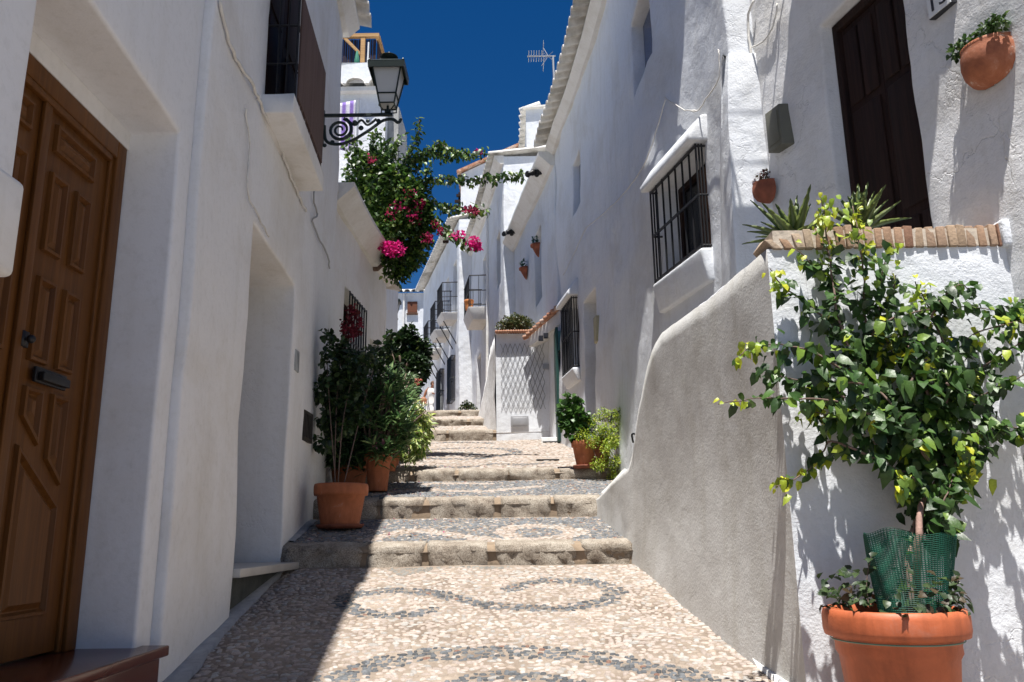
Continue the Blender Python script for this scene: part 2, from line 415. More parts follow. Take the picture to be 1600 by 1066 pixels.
def grille(X, side, y0, y1, z0, z1, out, nb=9, r=.0075, bars=(.5,), returns=True):
    mb = MB()
    xo = lambda y: X(y)+side*out
    for i in range(nb):
        y = y0+(y1-y0)*i/(nb-1); mb.tube([(xo(y), y, z0), (xo(y), y, z1)], r, 6)
    for t in [0.02]+list(bars)+[.98]:
        z = z0+(z1-z0)*t; mb.prism([(xo(y0)-side*.004, y0-.01, z-.012), (xo(y0)+side*.006, y0-.01, z-.012), (xo(y0)+side*.006, y0-.01, z+.012), (xo(y0)-side*.004, y0-.01, z+.012)], Vector((xo(y1)-xo(y0), y1-y0+.02, 0)))
        if returns:
            for y in (y0, y1): mb.tube([(xo(y), y, z), (X(y)-side*.05, y, z)], r, 6)
    if returns:
        for y in (y0, y1):
            for k in (.33, .66): mb.tube([(X(y)+side*out*k, y, z0), (X(y)+side*out*k, y, z1)], r*.9, 6)
    return mb
def hood_block(X, side, y0, y1, z, out, h=.2, top_out=.05, lip=.05):
    """plaster hood or sill block: sloping top back to the wall"""
    mb = MB()
    def sec(y, yi): return [(X(yi)-side*.03, y, z), (X(yi)+side*out, y, z), (X(yi)+side*out, y, z+lip), (X(yi)+side*top_out, y, z+h), (X(yi)-side*.03, y, z+h)]
    a = sec(y0, y0); b = sec(y1, y1); n = 5
    mb.add(a+b, [tuple(range(n)), tuple(range(n, 2*n))[::-1]]+[(i, (i+1) % n, (i+1) % n+n, i+n) for i in range(n)])
    return mb

# ------------------------------------------------------------------ leaves
def vcol(me, cols):
    ca = me.color_attributes.new('Col', 'FLOAT_COLOR', 'POINT'); ca.data.foreach_set('color', np.asarray(cols, dtype=np.float32).ravel())
def unit(a): return a/np.maximum(np.linalg.norm(a, axis=1, keepdims=True), 1e-9)
def leaves(pos, d, up, L, W, col, fold=.25, curl=.25, pucker=0, rnd=0):
    """arrays N; returns verts, faces, colours; each leaf is a folded, curled blade of 8 vertices"""
    pos = np.asarray(pos, float); N = len(pos); d = unit(np.asarray(d, float)); up = np.asarray(up, float)
    s = unit(np.cross(d, up)); n = np.cross(s, d)
    L = np.broadcast_to(L, N)[:, None]; W = np.broadcast_to(W, N)[:, None]
    cu = (curl*(rng.random(N)*1.2+.2))[:, None]
    tpl = [(0,0,0), (-.85,.26,1), (0,.32,-pucker), (.85,.26,1), (-.86,.62,1.0+rnd), (0,.64,-pucker), (.86,.62,1.0+rnd), (0,1,0)]
    V = np.zeros((N, 8, 3))
    for k, (a, b, c) in enumerate(tpl):
        V[:, k] = pos+s*W*.5*a+d*L*b+n*(W*.5*fold*c-cu*L*b*b)
    f = np.array([(0,2,1,1), (0,3,2,2), (1,2,5,4), (2,3,6,5), (4,5,7,7), (5,6,7,7)])
    faces = []
    for b in range(N):
        o = b*8; faces += [(o, o+2, o+1), (o, o+3, o+2), (o+1, o+2, o+5, o+4), (o+2, o+3, o+6, o+5), (o+4, o+5, o+7), (o+5, o+6, o+7)]
    cc = np.ones((N, 8, 4)); cc[:, :, :3] = np.asarray(col)[:, None, :]
    cc[:, (2, 5), :3] *= 1.12
    return V.reshape(-1, 3), faces, cc.reshape(-1, 4)
def leaf_obj(name, packs, mat, parent=None, origin=None):
    V = []; Fc = []; Cc = []; o = 0
    for (v, f, c) in packs:
        V.append(v); Fc += [tuple(i+o for i in t) for t in f]; Cc.append(c); o += len(v)
    mb = MB(); mb.v = [tuple(x) for x in np.concatenate(V)]; mb.f = Fc
    ob = link(name, mb, mat, parent, True, 0, origin, fix=False); vcol(ob.data, np.concatenate(Cc)); return ob
def mixcol(N, cols, wts, jit=.25):
    cols = np.array(cols); k = rng.choice(len(cols), N, p=np.array(wts)/sum(wts)); c = cols[k]*(1+jit*(rng.random((N, 1))*2-1)); return np.clip(c, .002, 1)
def rdir(N): return unit(rng.normal(size=(N, 3)))
def along(path, n):
    p = np.array([tuple(q) for q in path]); seg = np.linalg.norm(np.diff(p, axis=0), axis=1); cs = np.concatenate([[0], np.cumsum(seg)])
    t = np.sort(rng.random(n))*cs[-1]; P_ = np.stack([np.interp(t, cs, p[:, i]) for i in range(3)], 1)
    k = np.clip(np.searchsorted(cs, t)-1, 0, len(seg)-1); D = unit(np.diff(p, axis=0)[k]); return P_, D, t/cs[-1]
def smooth_path(pts, k=4, wob=0):
    pts = [Vector(p) for p in pts]; out = []
    n = len(pts)
    for i in range(n-1):
        p0, p1, p2, p3 = pts[max(i-1, 0)], pts[i], pts[i+1], pts[min(i+2, n-1)]
        for j in range(k):
            t = j/k; q = .5*((2*p1)+(-p0+p2)*t+(2*p0-5*p1+4*p2-p3)*t*t+(-p0+3*p1-3*p2+p3)*t**3)
            if wob: q += Vector((random.uniform(-1,1), random.uniform(-1,1), random.uniform(-1,1)))*wob
            out.append(q)
    out.append(pts[-1]); return out

exec_order = []

# ================================================================== GROUND
def ground_sheet():
    mb = MB(); xs = np.linspace(-60, 60, 25); ys = [-60, -20, -3, 0, 5, 10, 17, 25, 35, 50, 80, 140, 300]
    def z(y): return gz(max(0, min(y, 50)))-.35-(0 if y < 50 else 0)
    for y in ys:
        for x in xs: mb.v.append((x*(1 if y < 100 else 5), y, z(y)))
    n = len(xs)
    for i in range(len(ys)-1):
        for j in range(n-1): mb.f.append((i*n+j, i*n+j+1, (i+1)*n+j+1, (i+1)*n+j))
    o = link('ground', mb, CEMENT); o['kind'] = 'structure'
ground_sheet()
def xl_lim(y): return -2.3 if y < 9 else (-2.4 if y < 15 else -2.4-(y-15)*.16)
def xr_lim(y): return 1.6 if y < 14 else (0.2 if y < 18 else 0)
def street():
    mb = MB(); segs = [(-2.5, RIS[0][0])]+[(RIS[i][0], RIS[i+1][0] if i+1 < len(RIS) else 46) for i in range(len(RIS))]
    for k, (a, b) in enumerate(segs):
        st = .07 if b < 10 else (.2 if b < 20 else .8); ys = np.linspace(a, b, int((b-a)/st)+2); nx = 45 if b < 20 else 12; base = len(mb.v)
        for y in ys:
            xa, xb = (-3, 3.6) if y < 6 else ((-2.6, 1.8) if y < 20 else (-6, 1))
            for i in range(nx+1):
                x = xa+(xb-xa)*i/nx; yy = min(max(y, a+.04 if k else a), b-.001)
                mb.v.append((x, y, gz(yy)-.006-(.05 if k and y-a < .165 else 0)+.012*noise.noise(Vector((x*1.3, y*1.3, 0)))+.004*noise.noise(Vector((x*9, y*9, 0)))))
        for j in range(len(ys)-1):
            for i in range(nx): q = base+j*(nx+1)+i; mb.f.append((q, q+1, q+nx+2, q+nx+1))
    o = link('street_paving', mb, MORTAR, None, True); o['kind'] = 'structure'
street()
# ---- stone risers
def blocks(y, b, t, xa, xb, name):
    mb = MB(); mo = MB(); x = xa; rr = random.Random(int(y*10))
    while x < xb-.05:
        wd = rr.uniform(.38, .66) if y < 12 else rr.uniform(.5, .9); x2 = min(xb, x+wd); g = rr.uniform(.02, .06)
        x1 = x+g; nx, nzz = max(3, int((x2-x1)/.035)), 7
        if x2-x1 > .08:
            base = len(mb.v); rows = [(-.002+.17, 1.0), (.10, 1.0), (.03, 1.0), (0, .94), (0, .7), (-.004, .45), (0, .2), (.0, -.2)]
            sk = rr.uniform(-.03, .03)
            for (dy, tz) in rows:
                for i in range(nx+1):
                    xx = x1+(x2-x1)*i/nx; e = min(i, nx-i)/nx; edge = .02*max(0, 1-e*9)
                    zz = b+(t-b)*tz; f = noise.noise(Vector((xx*14, zz*14, y)))*.024+noise.noise(Vector((xx*40, zz*40, y)))*.010+noise.noise(Vector((xx*3, zz*4, y)))*.03
                    mb.v.append((xx+sk*(tz-.5), y+dy+edge+(f if dy < .12 else 0), zz+(noise.noise(Vector((xx*9, y+dy, 2)))*.008 if tz > .9 else 0)+(.004+.18*dy)*(tz >= 1)))
            for j in range(len(rows)-1):
                for i in range(nx): q = base+j*(nx+1)+i; mb.f.append((q, q+1, q+nx+2, q+nx+1))
            for i in (0, nx): mb.f.append([tuple(base+j*(nx+1)+i for j in range(len(rows)))][0])
        x = x2
    o = link(name, mb, STONE, None, True); o['kind'] = 'structure'
    n = int((xb-xa)/.04); mo_v = []
    for (dy, z) in ((.175, t+.02), (.028, t-.006), (.022, (b+t)/2), (.018, b-.03)):
        for i in range(n+1): xx = xa+(xb-xa)*i/n; mo.v.append((xx, y+dy+.01*noise.noise(Vector((xx*12, z*12, 0))), z))
    for j in range(3):
        for i in range(n): q = j*(n+1)+i; mo.f.append((q, q+1, q+n+2, q+n+1))
    m = link('step_mortar', mo, MORT2, None, True); m['kind'] = 'structure'
MORT2 = simple('brown_step_mortar', (.26,.195,.135), .95, 0, 1, 30, .3)
for i, (y, b, t) in enumerate(RIS):
    xa = XL(y)+.0 if y < 12 else -2.5; xb = [.95, .80, 1.28, -.25, -.42, -.6][i]
    blocks(y, b, t, xa, xb, 'stone_step')
# ---- mosaic pattern of dark pebbles
def crop5(pts): return [(430+x/2.288, 600+y/2.288) for x, y in pts]
def gpoly(pts):
    out = []
    for q in pts:
        g = GRd(*q); out.append((g.x, g.y))
    return np.array([tuple(v)[:2] for v in smooth_path([(a, b, 0) for a, b in out], 5)])
def dpoly(x, y, pl):
    a = pl[:-1]; b = pl[1:]; d = b-a; L = (d**2).sum(1)+1e-9
    t = np.clip(((x-a[:, 0])*d[:, 0]+(y-a[:, 1])*d[:, 1])/L, 0, 1)
    return float(np.sqrt((a[:, 0]+t*d[:, 0]-x)**2+(a[:, 1]+t*d[:, 1]-y)**2).min())
DARK1 = [(gpoly(crop5([(120,1120),(200,1066),(330,1010),(500,972),(700,962),(900,962),(1100,975),(1250,996),(1373,1020),(1500,1045)])), .10),
         (gpoly(crop5([(560,806),(480,822),(370,828),(290,812),(250,785),(270,755),(340,742),(450,738),(560,745),(650,765),(760,785),(880,796),(1000,797),(1110,785),(1190,765),(1215,742),(1180,720),(1090,706),(980,703),(900,712),(850,730)])), .070),
         (gpoly(crop5([(620,1066),(780,1040),(960,1050),(1100,1075)])), .05)]
LIGHT2 = [(gpoly(crop5([(330,556),(420,535),(500,522),(600,532),(680,545),(790,556),(900,552),(1000,547),(1070,530),(1040,514),(950,506),(860,510),(820,525),(840,540)])), .085),
          (gpoly(crop5([(300,575),(420,566),(560,572)])), .06)]
LIGHT3 = [(gpoly(crop5([(330,392),(420,384),(520,376),(640,380),(760,382),(860,372),(940,364)])), .075),(gpoly(crop5([(520,358),(640,354),(760,356)])), .08)]
DARK4 = [(gpoly(crop5([(520,262),(600,266),(700,266),(800,256),(865,243),(830,233),(740,228),(620,230),(540,234)])), .10),
         (gpoly(crop5([(560,292),(660,296),(780,284),(880,288),(960,284)])), .09),(gpoly(crop5([(560,240),(640,244),(740,244)])), .05),
         (gpoly(crop5([(550,211),(640,209),(760,211)])), .12)]
def is_dark(x, y):
    if y < RIS[0][0]:
        if y > 5.75 and noise.noise(Vector((x*2, y*2, 5))) > .28: return 2
        return int(any(dpoly(x, y, p) < w_*(1+.25*noise.noise(Vector((x*6, y*6, 3)))) for p, w_ in DARK1))
    if y < RIS[1][0]: return 0 if any(dpoly(x, y, p) < w_ for p, w_ in LIGHT2) else 1
    if y < RIS[2][0]: return 0 if any(dpoly(x, y, p) < w_ for p, w_ in LIGHT3) else 1
    if y < RIS[3][0]: return int(any(dpoly(x, y, p) < w_ for p, w_ in DARK4))
    return 0
def right_lim(y):
    if y < 7.57: return 1.573-.106*y+.02
    if y < 8.7: return .77+.45*(y-7.57)/1.1
    return XR1(min(y, 13))-.03 if y < 13.88 else -.29-.1*(y-13.9)
def pebbles():
    V = []; Fc = []; Cc = []; nv = 0
    seg = 7; ang = np.arange(seg)*2*math.pi/seg
    y = 3.0
    while y < 17.3:
        fine = y < 9; sy = .034 if fine else .056; sxp = .043 if fine else .07
        xa = (XL(y)+.03 if y < 13.9 else -2.2); xb = right_lim(y)
        x = xa+random.random()*sxp
        while x < xb:
            px_ = x+random.uniform(-.3, .3)*sxp; py_ = y+random.uniform(-.35, .35)*sy
            near = [r for r in RIS if -.05 < py_-r[0] < .17]
            if not near and (py_ < RIS[-1][0]):
                dk = is_dark(px_, py_)
                th = random.uniform(-.5, .5)+(math.pi/2 if random.random() < .25 else 0)
                if dk == 1 and random.random() < .1: dk = 0
                if dk == 1: a, b, h = random.uniform(.015, .025), random.uniform(.011, .016), random.uniform(.004, .009)
                else: a, b, h = random.choice((1, 1, 1, 1.4))*random.uniform(.016, .030), random.uniform(.012, .020), random.uniform(.002, .008)
                if not fine: a *= 1.35; b *= 1.45
                g = gz(py_)-.006+.012*noise.noise(Vector((px_*1.3, py_*1.3, 0)))
                r1 = 1+.16*rng.uniform(-1, 1, seg)
                ca, sa = math.cos(th), math.sin(th)
                ex = np.cos(ang)*a*r1; ey = np.sin(ang)*b*r1
                ring = np.stack([px_+ex*ca-ey*sa, py_+ex*sa+ey*ca], 1)
                r2 = np.stack([px_+(ex*ca-ey*sa)*.72, py_+(ex*sa+ey*ca)*.72], 1)
                sl_ = .18
                z0 = g-.008+(ring[:, 1]-py_)*sl_; z2 = g+h*.75+(r2[:, 1]-py_)*sl_+rng.uniform(-.0012, .0012, seg)
                vs = [(*p, z) for p, z in zip(ring, z0)]+[(*p, z) for p, z in zip(r2, z2)]+[(px_, py_, g+h)]
                V += vs
                for i in range(seg):
                    j = (i+1) % seg; Fc.append((nv+i, nv+j, nv+seg+j, nv+seg+i)); Fc.append((nv+seg+i, nv+seg+j, nv+2*seg))
                if dk == 1:
                    v = random.uniform(.06, .17) if py_ < 6.2 or py_ > 8.9 else random.uniform(.09, .22); c = (v*.95, v, v*1.06) if random.random() > .025 else (.2, .11, .08)
                    if random.random() < .12: c = (.2, .185, .165)
                elif dk == 2: v = random.uniform(.16, .27); c = (v, v*.95, v*.86)
                else:
                    v = random.uniform(.30, .46); w2 = random.random()
                    c = (v*1.03, v*.86, v*.745) if w2 < .6 else ((v*1.02, v*.95, v*.87) if w2 < .85 else (v*.8, v*.65, v*.52))
                Cc += [(*c, 1)]*(2*seg+1); nv += 2*seg+1
            x += sxp*random.uniform(.8, 1.15)*(1 if not fine or is_dark(px_, py_) != 1 else .72)
        y += sy
    mb = MB(); mb.v = V; mb.f = Fc
    o = link('pebble_paving', mb, PEB, None, True, fix=False); vcol(o.data, Cc); o['kind'] = 'structure'
    print('pebbles', len(V)//15)
pebbles()
# cement gutter strips along the walls
def strip(X0, X1, ya, yb, mat, name, lift=.012):
    mb = MB(); ys = np.linspace(ya, yb, int((yb-ya)/.06)+2)
    for y in ys:
        nn = .012*noise.noise(Vector((y*5, 0, 1)))
        g = gz(y)+lift
        mb.v += [(X0(y), y, g-.05), (X0(y), y, g+.004), (X1(y)+nn, y, g), (X1(y)+nn, y, g-.05)]
    for i in range(len(ys)-1):
        for j in range(3): mb.f.append((i*4+j, i*4+j+1, i*4+5+j, i*4+4+j))
    o = link(name, mb, mat, None, True); o['kind'] = 'structure'
strip(lambda y: XL(y)-.05, lambda y: XL(y)+.10+.05*max(0, (4.6-y)), 2.5, 6.17, CEMENT, 'gutter_kerb', .022)
strip(lambda y: XL(y)-.02, lambda y: XL(y)+.10, 6.4, 7.4, CEMENT, 'gutter_kerb', .012)
SW = lambda y: (1.573-.106*y) if y < 7.57 else .77+.45*(y-7.57)/1.1
strip(lambda y: SW(y)-.045, lambda y: SW(y)+.03, 3.66, 6.18, WHITEP, 'limewash_edge_line', .016)
strip(lambda y: SW(y)-.03, lambda y: SW(y)+.03, 6.24, 7.46, WHITEP, 'limewash_edge_line', .016)
mb = MB(); a = GRd(838, 720); b = GRd(874, 720); mb.box((a.x, a.y-.04, a.z+.004), (b.x, a.y+.10, a.z+.016)); link('drain_channel', mb, simple('slot_metal', (.05,.05,.05), .6))
tag(bpy.data.objects['drain_channel'], 'narrow dark metal drain cover let into the pale upper landing', 'drain cover')
mb = MB(); a = GRd(848, 691); mb.box((a.x, a.y-.05, a.z+.004), (a.x+.3, a.y+.15, a.z+.014)); o = link('manhole_cover', mb, CEMENT); tag(o, 'grey rectangular inspection cover in the paving near the green door', 'manhole cover')
mb = MB(); mb.box((-1.83, 6.42, gz(6.5)+.002), (-1.45, 6.66, gz(6.5)+.012)); 
# ================================================================== HOUSES, LEFT SIDE
def house(name, label, X, y0, y1, z0, z1, holes, side, mat, depth=4.0, amp=.012, step=.16, bevel=.018, batter=None, ends=(True, True), freq=.9):
    r = thing(name, label, 'house', (X(y0), y0, z0))
    mb, idx, ys, zs = facade(X, y0, y1, z0, z1, holes, side, amp, step, freq, batter=batter)
    close_body(mb, idx, ys, zs, side, depth, ends)
    wobj = link('wall', mb, mat, r, True, bevel)
    return r, wobj
def back_fill(parent, X, side, h, mat, name='shutter', inset=.03, split=True, th=.03):
    """door or shutter leaves standing at the back of an opening"""
    ya, yb, za, zb, dep = h[:5]; mb = MB(); ym = (ya+yb)/2; x0 = X(ym)-side*(dep-.004)
    xo = lambda y: x0+(X(y)-X(ym))
    n = 2 if split else 1
    for k in range(n):
        a = ya+(yb-ya)*k/n+.004; b = ya+(yb-ya)*(k+1)/n-.004
        P0 = [(xo(a), a, za), (xo(b), b, za), (xo(b), b, zb), (xo(a), a, zb)]
        mb.prism(P0, (side*th, 0, 0))
        for (u0, u1) in ((.06, .46), (.52, .94)):
            z0_, z1_ = za+(zb-za)*u0, za+(zb-za)*u1; m = (b-a)*.16
            mb.prism([(xo(a+m)+side*th, a+m, z0_), (xo(b-m)+side*th, b-m, z0_), (xo(b-m)+side*th, b-m, z1_), (xo(a+m)+side*th, a+m, z1_)], (side*.012, 0, 0))
    return link(name, mb, mat, parent, bevel=.004)
def window_frame(parent, X, side, h, mat, w_=.05, name='window', th=.05):
    ya, yb, za, zb, dep = h[:5]; ym = (ya+yb)/2; x0 = X(ym)-side*(dep-.006); xo = lambda y: x0+(X(y)-X(ym)); mb = MB()
    def bar(a, b, c, d): mb.prism([(xo(a), a, c), (xo(b), b, c), (xo(b), b, d), (xo(a), a, d)], (side*th, 0, 0))
    bar(ya+.002, ya+w_, za+.002, zb-.002); bar(yb-w_, yb-.002, za+.002, zb-.002); bar(ya+w_, yb-w_, za+.002, za+w_); bar(ya+w_, yb-w_, zb-w_, zb-.002); bar(ym-w_*.4, ym+w_*.4, za+w_, zb-w_)
    f = link(name, mb, mat, parent)
    g = MB(); g.prism([(xo(ya)+side*.004, ya+.01, za+.01), (xo(yb)+side*.004, yb-.01, za+.01), (xo(yb)+side*.004, yb-.01, zb-.01), (xo(ya)+side*.004, ya+.01, zb-.01)], (side*.012, 0, 0))
    link('pane', g, GLASSY, f); return f

# ---- house L1 with the brown panelled door
L1H = (2.28, 3.60, .84, 3.23, .365)
L1, _ = house('white_house', 'nearest white house on the left, with the brown panelled double door', XL, -1.5, 3.79, -.2, 7.4, [L1H], 1, PL, depth=4.5, amp=.006)
DX = -1.33-.07*2.94-.365+.005     # back of the opening
def dpt(px, py): q = PX(px, py, DX+.05); return (q.y, q.z)
fr = MB()
zb_, zt_ = .885, 3.135; ya_, yb_ = 2.30, 3.585
for (a, b, c, d, th) in ((yb_-.085, yb_, zb_, zt_, .075), (ya_, ya_+.085, zb_, zt_, .075), (ya_+.085, yb_-.085, zt_-.085, zt_, .075)):
    fr.box((DX, a, c), (DX+th, b, d))
for (a, b, c, d, th) in ((yb_-.115, yb_-.085, zb_, zt_-.085, .06), (ya_+.085, ya_+.115, zb_, zt_-.085, .07), (ya_+.115, yb_-.115, zt_-.115, zt_-.085, .07)):
    fr.box((DX, a, c), (DX+th, b, d))
link('door_frame', fr, DOORW, L1, bevel=.006)
pl = MB(); pl.box((DX-.02, 2.285, 3.136), (DX+.075, 3.598, 3.228)); link('lintel', pl, PLT, L1)
yc_ = PX(68, 200, DX+.05).y
panels = [[(90,192),(150,252),(145,296),(86,230)], [(80,267),(107,290),(92,411),(65,387)], [(120,302),(142,322),(127,440),(105,417)],
          [(57,428),(86,445),(68,573),(42,560)], [(97,452),(123,467),(108,590),(85,578)], [(33,600),(65,608),(55,698),(33,650)],
          [(75,613),(105,620),(89,760),(69,718)], [(25,693),(82,790),(65,958),(5,975)]]
raw = [[dpt(*p) for p in pn] for pn in panels]
def rect(pn): y0 = (pn[0][0]+pn[3][0])/2; y1 = (pn[1][0]+pn[2][0])/2; z1 = (pn[0][1]+pn[1][1])/2; z0 = (pn[2][1]+pn[3][1])/2; return [(y0, z1), (y1, z1), (y1, z0), (y0, z0)]
R = [rect(p) for p in raw[:5]]
def col(p): return (p[0][0]+p[3][0])/2, (p[1][0]+p[2][0])/2
YL0, YL1 = .5*(col(R[1])[0]+col(R[3])[0]), .5*(col(R[1])[1]+col(R[3])[1]); YR0, YR1 = .5*(col(R[2])[0]+col(R[4])[0]), .5*(col(R[2])[1]+col(R[4])[1])
for i in (1, 3): R[i] = [(YL0, R[i][0][1]), (YL1, R[i][0][1]), (YL1, R[i][2][1]), (YL0, R[i][2][1])]
for i, j in ((2, 1), (4, 3)): R[i] = [(YR0, R[j][0][1]), (YR1, R[j][0][1]), (YR1, R[j][2][1]), (YR0, R[j][2][1])]
R[0] = [(YL0, R[0][0][1]), (YR1, R[0][0][1]), (YR1, R[0][2][1]), (YL0, R[0][2][1])]
zt5 = raw[5][0][1]; 
R.append([(YL0, zt5), (YL1, zt5), (YL1, raw[5][2][1]), (YL0, raw[5][3][1])])
R.append([(YR0, zt5), (YR1, zt5), (YR1, raw[6][2][1]), (YR0, raw[6][3][1])])
zbig = (raw[7][2][1]+raw[7][3][1])/2
R.append([(YL0, raw[7][0][1]), (YR1, raw[7][1][1]), (YR1, zbig), (YL0, zbig)])
def inset(poly, d):
    n = len(poly); out = []; A = sum(poly[i][0]*poly[(i+1) % n][1]-poly[(i+1) % n][0]*poly[i][1] for i in range(n)); sg = 1 if A > 0 else -1
    for i in range(n):
        p0, p1, p2 = [Vector(poly[(i+k) % n]) for k in (-1, 0, 1)]; e1 = (p1-p0).normalized(); e2 = (p2-p1).normalized()
        n1 = Vector((-e1.y, e1.x))*sg; n2 = Vector((-e2.y, e2.x))*sg; b = n1+n2; b = b/max(.35, b.dot(n1)) if b.length > 1e-6 else n1
        out.append(tuple(p1+b*d))
    return out
for sgn in (1, -1):
    lf = MB(); a, b = (yc_+.006, yb_-.09) if sgn > 0 else (ya_+.09, yc_-.006)
    lf.box((DX, a, zb_+.01), (DX+.045, b, zt_-.09))
    if sgn > 0: lf.box((DX+.0455, yc_-.022, zb_+.015), (DX+.062, yc_+.03, zt_-.1))
    leaf_o = link('door_leaf', lf, DOORW, L1, bevel=.003)
    for pn in R:
        pn = [(q[0] if sgn > 0 else 2*yc_-q[0], q[1]) for q in pn]
        if min(q[0] for q in pn) < a: pn = [(max(q[0], a+.015), q[1]) for q in pn]
        mb = MB(); lev = [(0, 0), (.004, .016), (.016, .018), (.026, -.0), (.03, .0), (.052, .016)]; n = len(pn); base = []
        for (d, hgt) in lev:
            ip = inset(pn, d) if d else pn; base.append(len(mb.v)); mb.v += [(DX+.0455+hgt, q[0], q[1]) for q in ip]
        for k in range(len(lev)-1):
            for i in range(n): mb.f.append((base[k]+i, base[k]+(i+1) % n, base[k+1]+(i+1) % n, base[k+1]+i))
        mb.f.append(tuple(base[-1]+i for i in range(n)))
        link('door_panel', mb, DOORW, leaf_o)
    if sgn > 0:
        q = PX(75, 594, DX+.06); ms = MB(); ms.box((DX+.06, q.y-.11, q.z-.025), (DX+.075, q.y+.11, q.z+.035)); ms.box((DX+.075, q.y-.095, q.z-.018), (DX+.10, q.y+.095, q.z+.016)); link('mail_slot', ms, IRON, leaf_o, bevel=.004)
        q = PX(38, 530, DX+.06); kb = MB(); kb.ball((DX+.085, q.y, q.z), .017); kb.box((DX+.045, q.y-.02, q.z-.03), (DX+.066, q.y+.02, q.z+.03)); link('door_knob', kb, IRON, leaf_o, True)
st = MB(); st.box((-2.0, 2.26, .60), (-1.50, 3.66, .84)); st.box((-2.0, 2.25, .842), (-1.475, 3.69, .885)); link('doorstep', st, REDTILE, L1, bevel=.008)
bx = MB(); bx.box((-1.50, 1.93, 2.02), (-1.36, 2.14, 2.30)); o = link('utility_box', bx, PLT, None, bevel=.02, origin=(-1.5, 2.0, 2.02)); tag(o, 'small white plastic utility box at the left edge, beside the brown door', 'utility box')

# ---- house L2 with deep doorway and lantern
XL2 = lambda y: XL(y)+.05
D2 = (4.86, 6.2, .70, 3.27, .5); W2 = (4.95, 6.05, 4.17, 5.75, .07)
L2, _ = house('white_house', 'white house on the left with the deep recessed doorway, slatted window and wall lantern', XL2, 3.79, 8.2, .2, 7.05, [D2, W2], 1, PLL, depth=4.5, amp=.018)
mb = MB(); mb.box((-2.2, 4.87, 1.105), (-1.575, 6.19, 1.155)); link('marble_sill', mb, MARBLE, L2, bevel=.004)
mb = MB(); mb.box((-2.2, 4.88, .72), (-1.66, 6.18, 1.10)); link('threshold', mb, simple('threshold_gap_shade', (.07,.075,.07), .9, 0, .5, 30, .3), L2)  # base colour darkened to paint the shaded gap under the sill
mb = MB(); mb.box((-2.20, 4.88, 1.16), (-2.13, 6.18, 3.26)); link('door', mb, DARKW, L2)
back_fill(L2, XL2, 1, W2, DARKW, 'shutter')
sb = hood_block(XL2, 1, 4.86, 6.12, 4.03, .21, .14, .21, .14); link('window_ledge', sb, PLT, L2, bevel=.012)
gr = grille(XL2, 1, 4.98, 6.03, 4.17, 5.06, .19, 11, .008, (.33, .66)); link('window_grille', gr, IRON, L2)
bl = MB(); N_ = 46
for k in range(N_):
    z = 4.22+.80*k/N_; xo = lambda y: XL2(y)+.203
    bl.prism([(xo(5.0), 5.0, z), (xo(5.0)+.007, 5.0, z), (xo(5.0)+.007, 5.0, z+.0145), (xo(5.0), 5.0, z+.0145)], (XL2(6.0)-XL2(5.0), 1.0, 0))
for k in range(26):
    y = 5.0+1.0*k/25; bl.box((xo(y)-.004, y-.007, 4.2), (xo(y)-.001, y+.007, 5.03))
link('slatted_blind', bl, LATTICE, L2)
rf = tile_roof(XL2, 3.9, 8.32, 7.06, 1, .30, 4.6, .25); link('roof', rf, TILEW, L2, True)
rf = tile_roof(XL, -1.5, 3.88, 7.42, 1, .30, 4.6, .25); link('roof', rf, TILEW, L1, True)
link('cornice', cornice(XL2, 3.8, 8.26, 7.02, 1, .17, .16, 2), PLT, L2)
# small tile plate and dark meter grating on L2
XL3 = interp([(-1.93,8.2),(-1.92,9),(-1.80,11.3)])
XL4 = interp([(-1.95,11.3),(-2.15,14)])
def onwall(px, py, X, off=0, lo=1, hi=40):
    k, e = ray(px, py); best = None
    ys = np.linspace(lo, hi, 4000); d = [abs(X(y)+off-k*y) for y in ys]; y = float(ys[int(np.argmin(d))]); return Vector((X(y)+off, y, e*y+EYE))
a = onwall(474, 640, XL2, 0, 3.8, 8.2); b = onwall(487, 697, XL2, 0, 3.8, 8.2); print('grate', a, b)
mb = MB(); mb.box((a.x-.01, a.y, min(a.z, b.z)), (a.x+.012, a.y+.30, max(a.z, b.z)))
for k in range(5): mb.box((a.x+.0125, a.y+.03+.05*k, min(a.z, b.z)+.03), (a.x+.02, a.y+.05+.05*k, max(a.z, b.z)-.03))
o = link('vent_grate', mb, simple('rusty_dark_metal', (.035,.03,.026), .7, .3, .5, 40, .4), None, origin=a); tag(o, 'small dark metal grate low on the left wall behind the terracotta pots', 'vent')
a = onwall(460, 545, XL2, 0, 3.8, 8.2); mb = MB(); mb.box((a.x-.008, a.y, a.z-.17), (a.x+.01, a.y+.13, a.z)); o = link('wall_tile', mb, simple('bluish_grey_tile', (.33,.35,.36), .3, 0, 0, 30, .3), None, origin=a, bevel=.003); tag(o, 'small grey ceramic tile on the left wall between doorway and shrubs', 'wall tile')

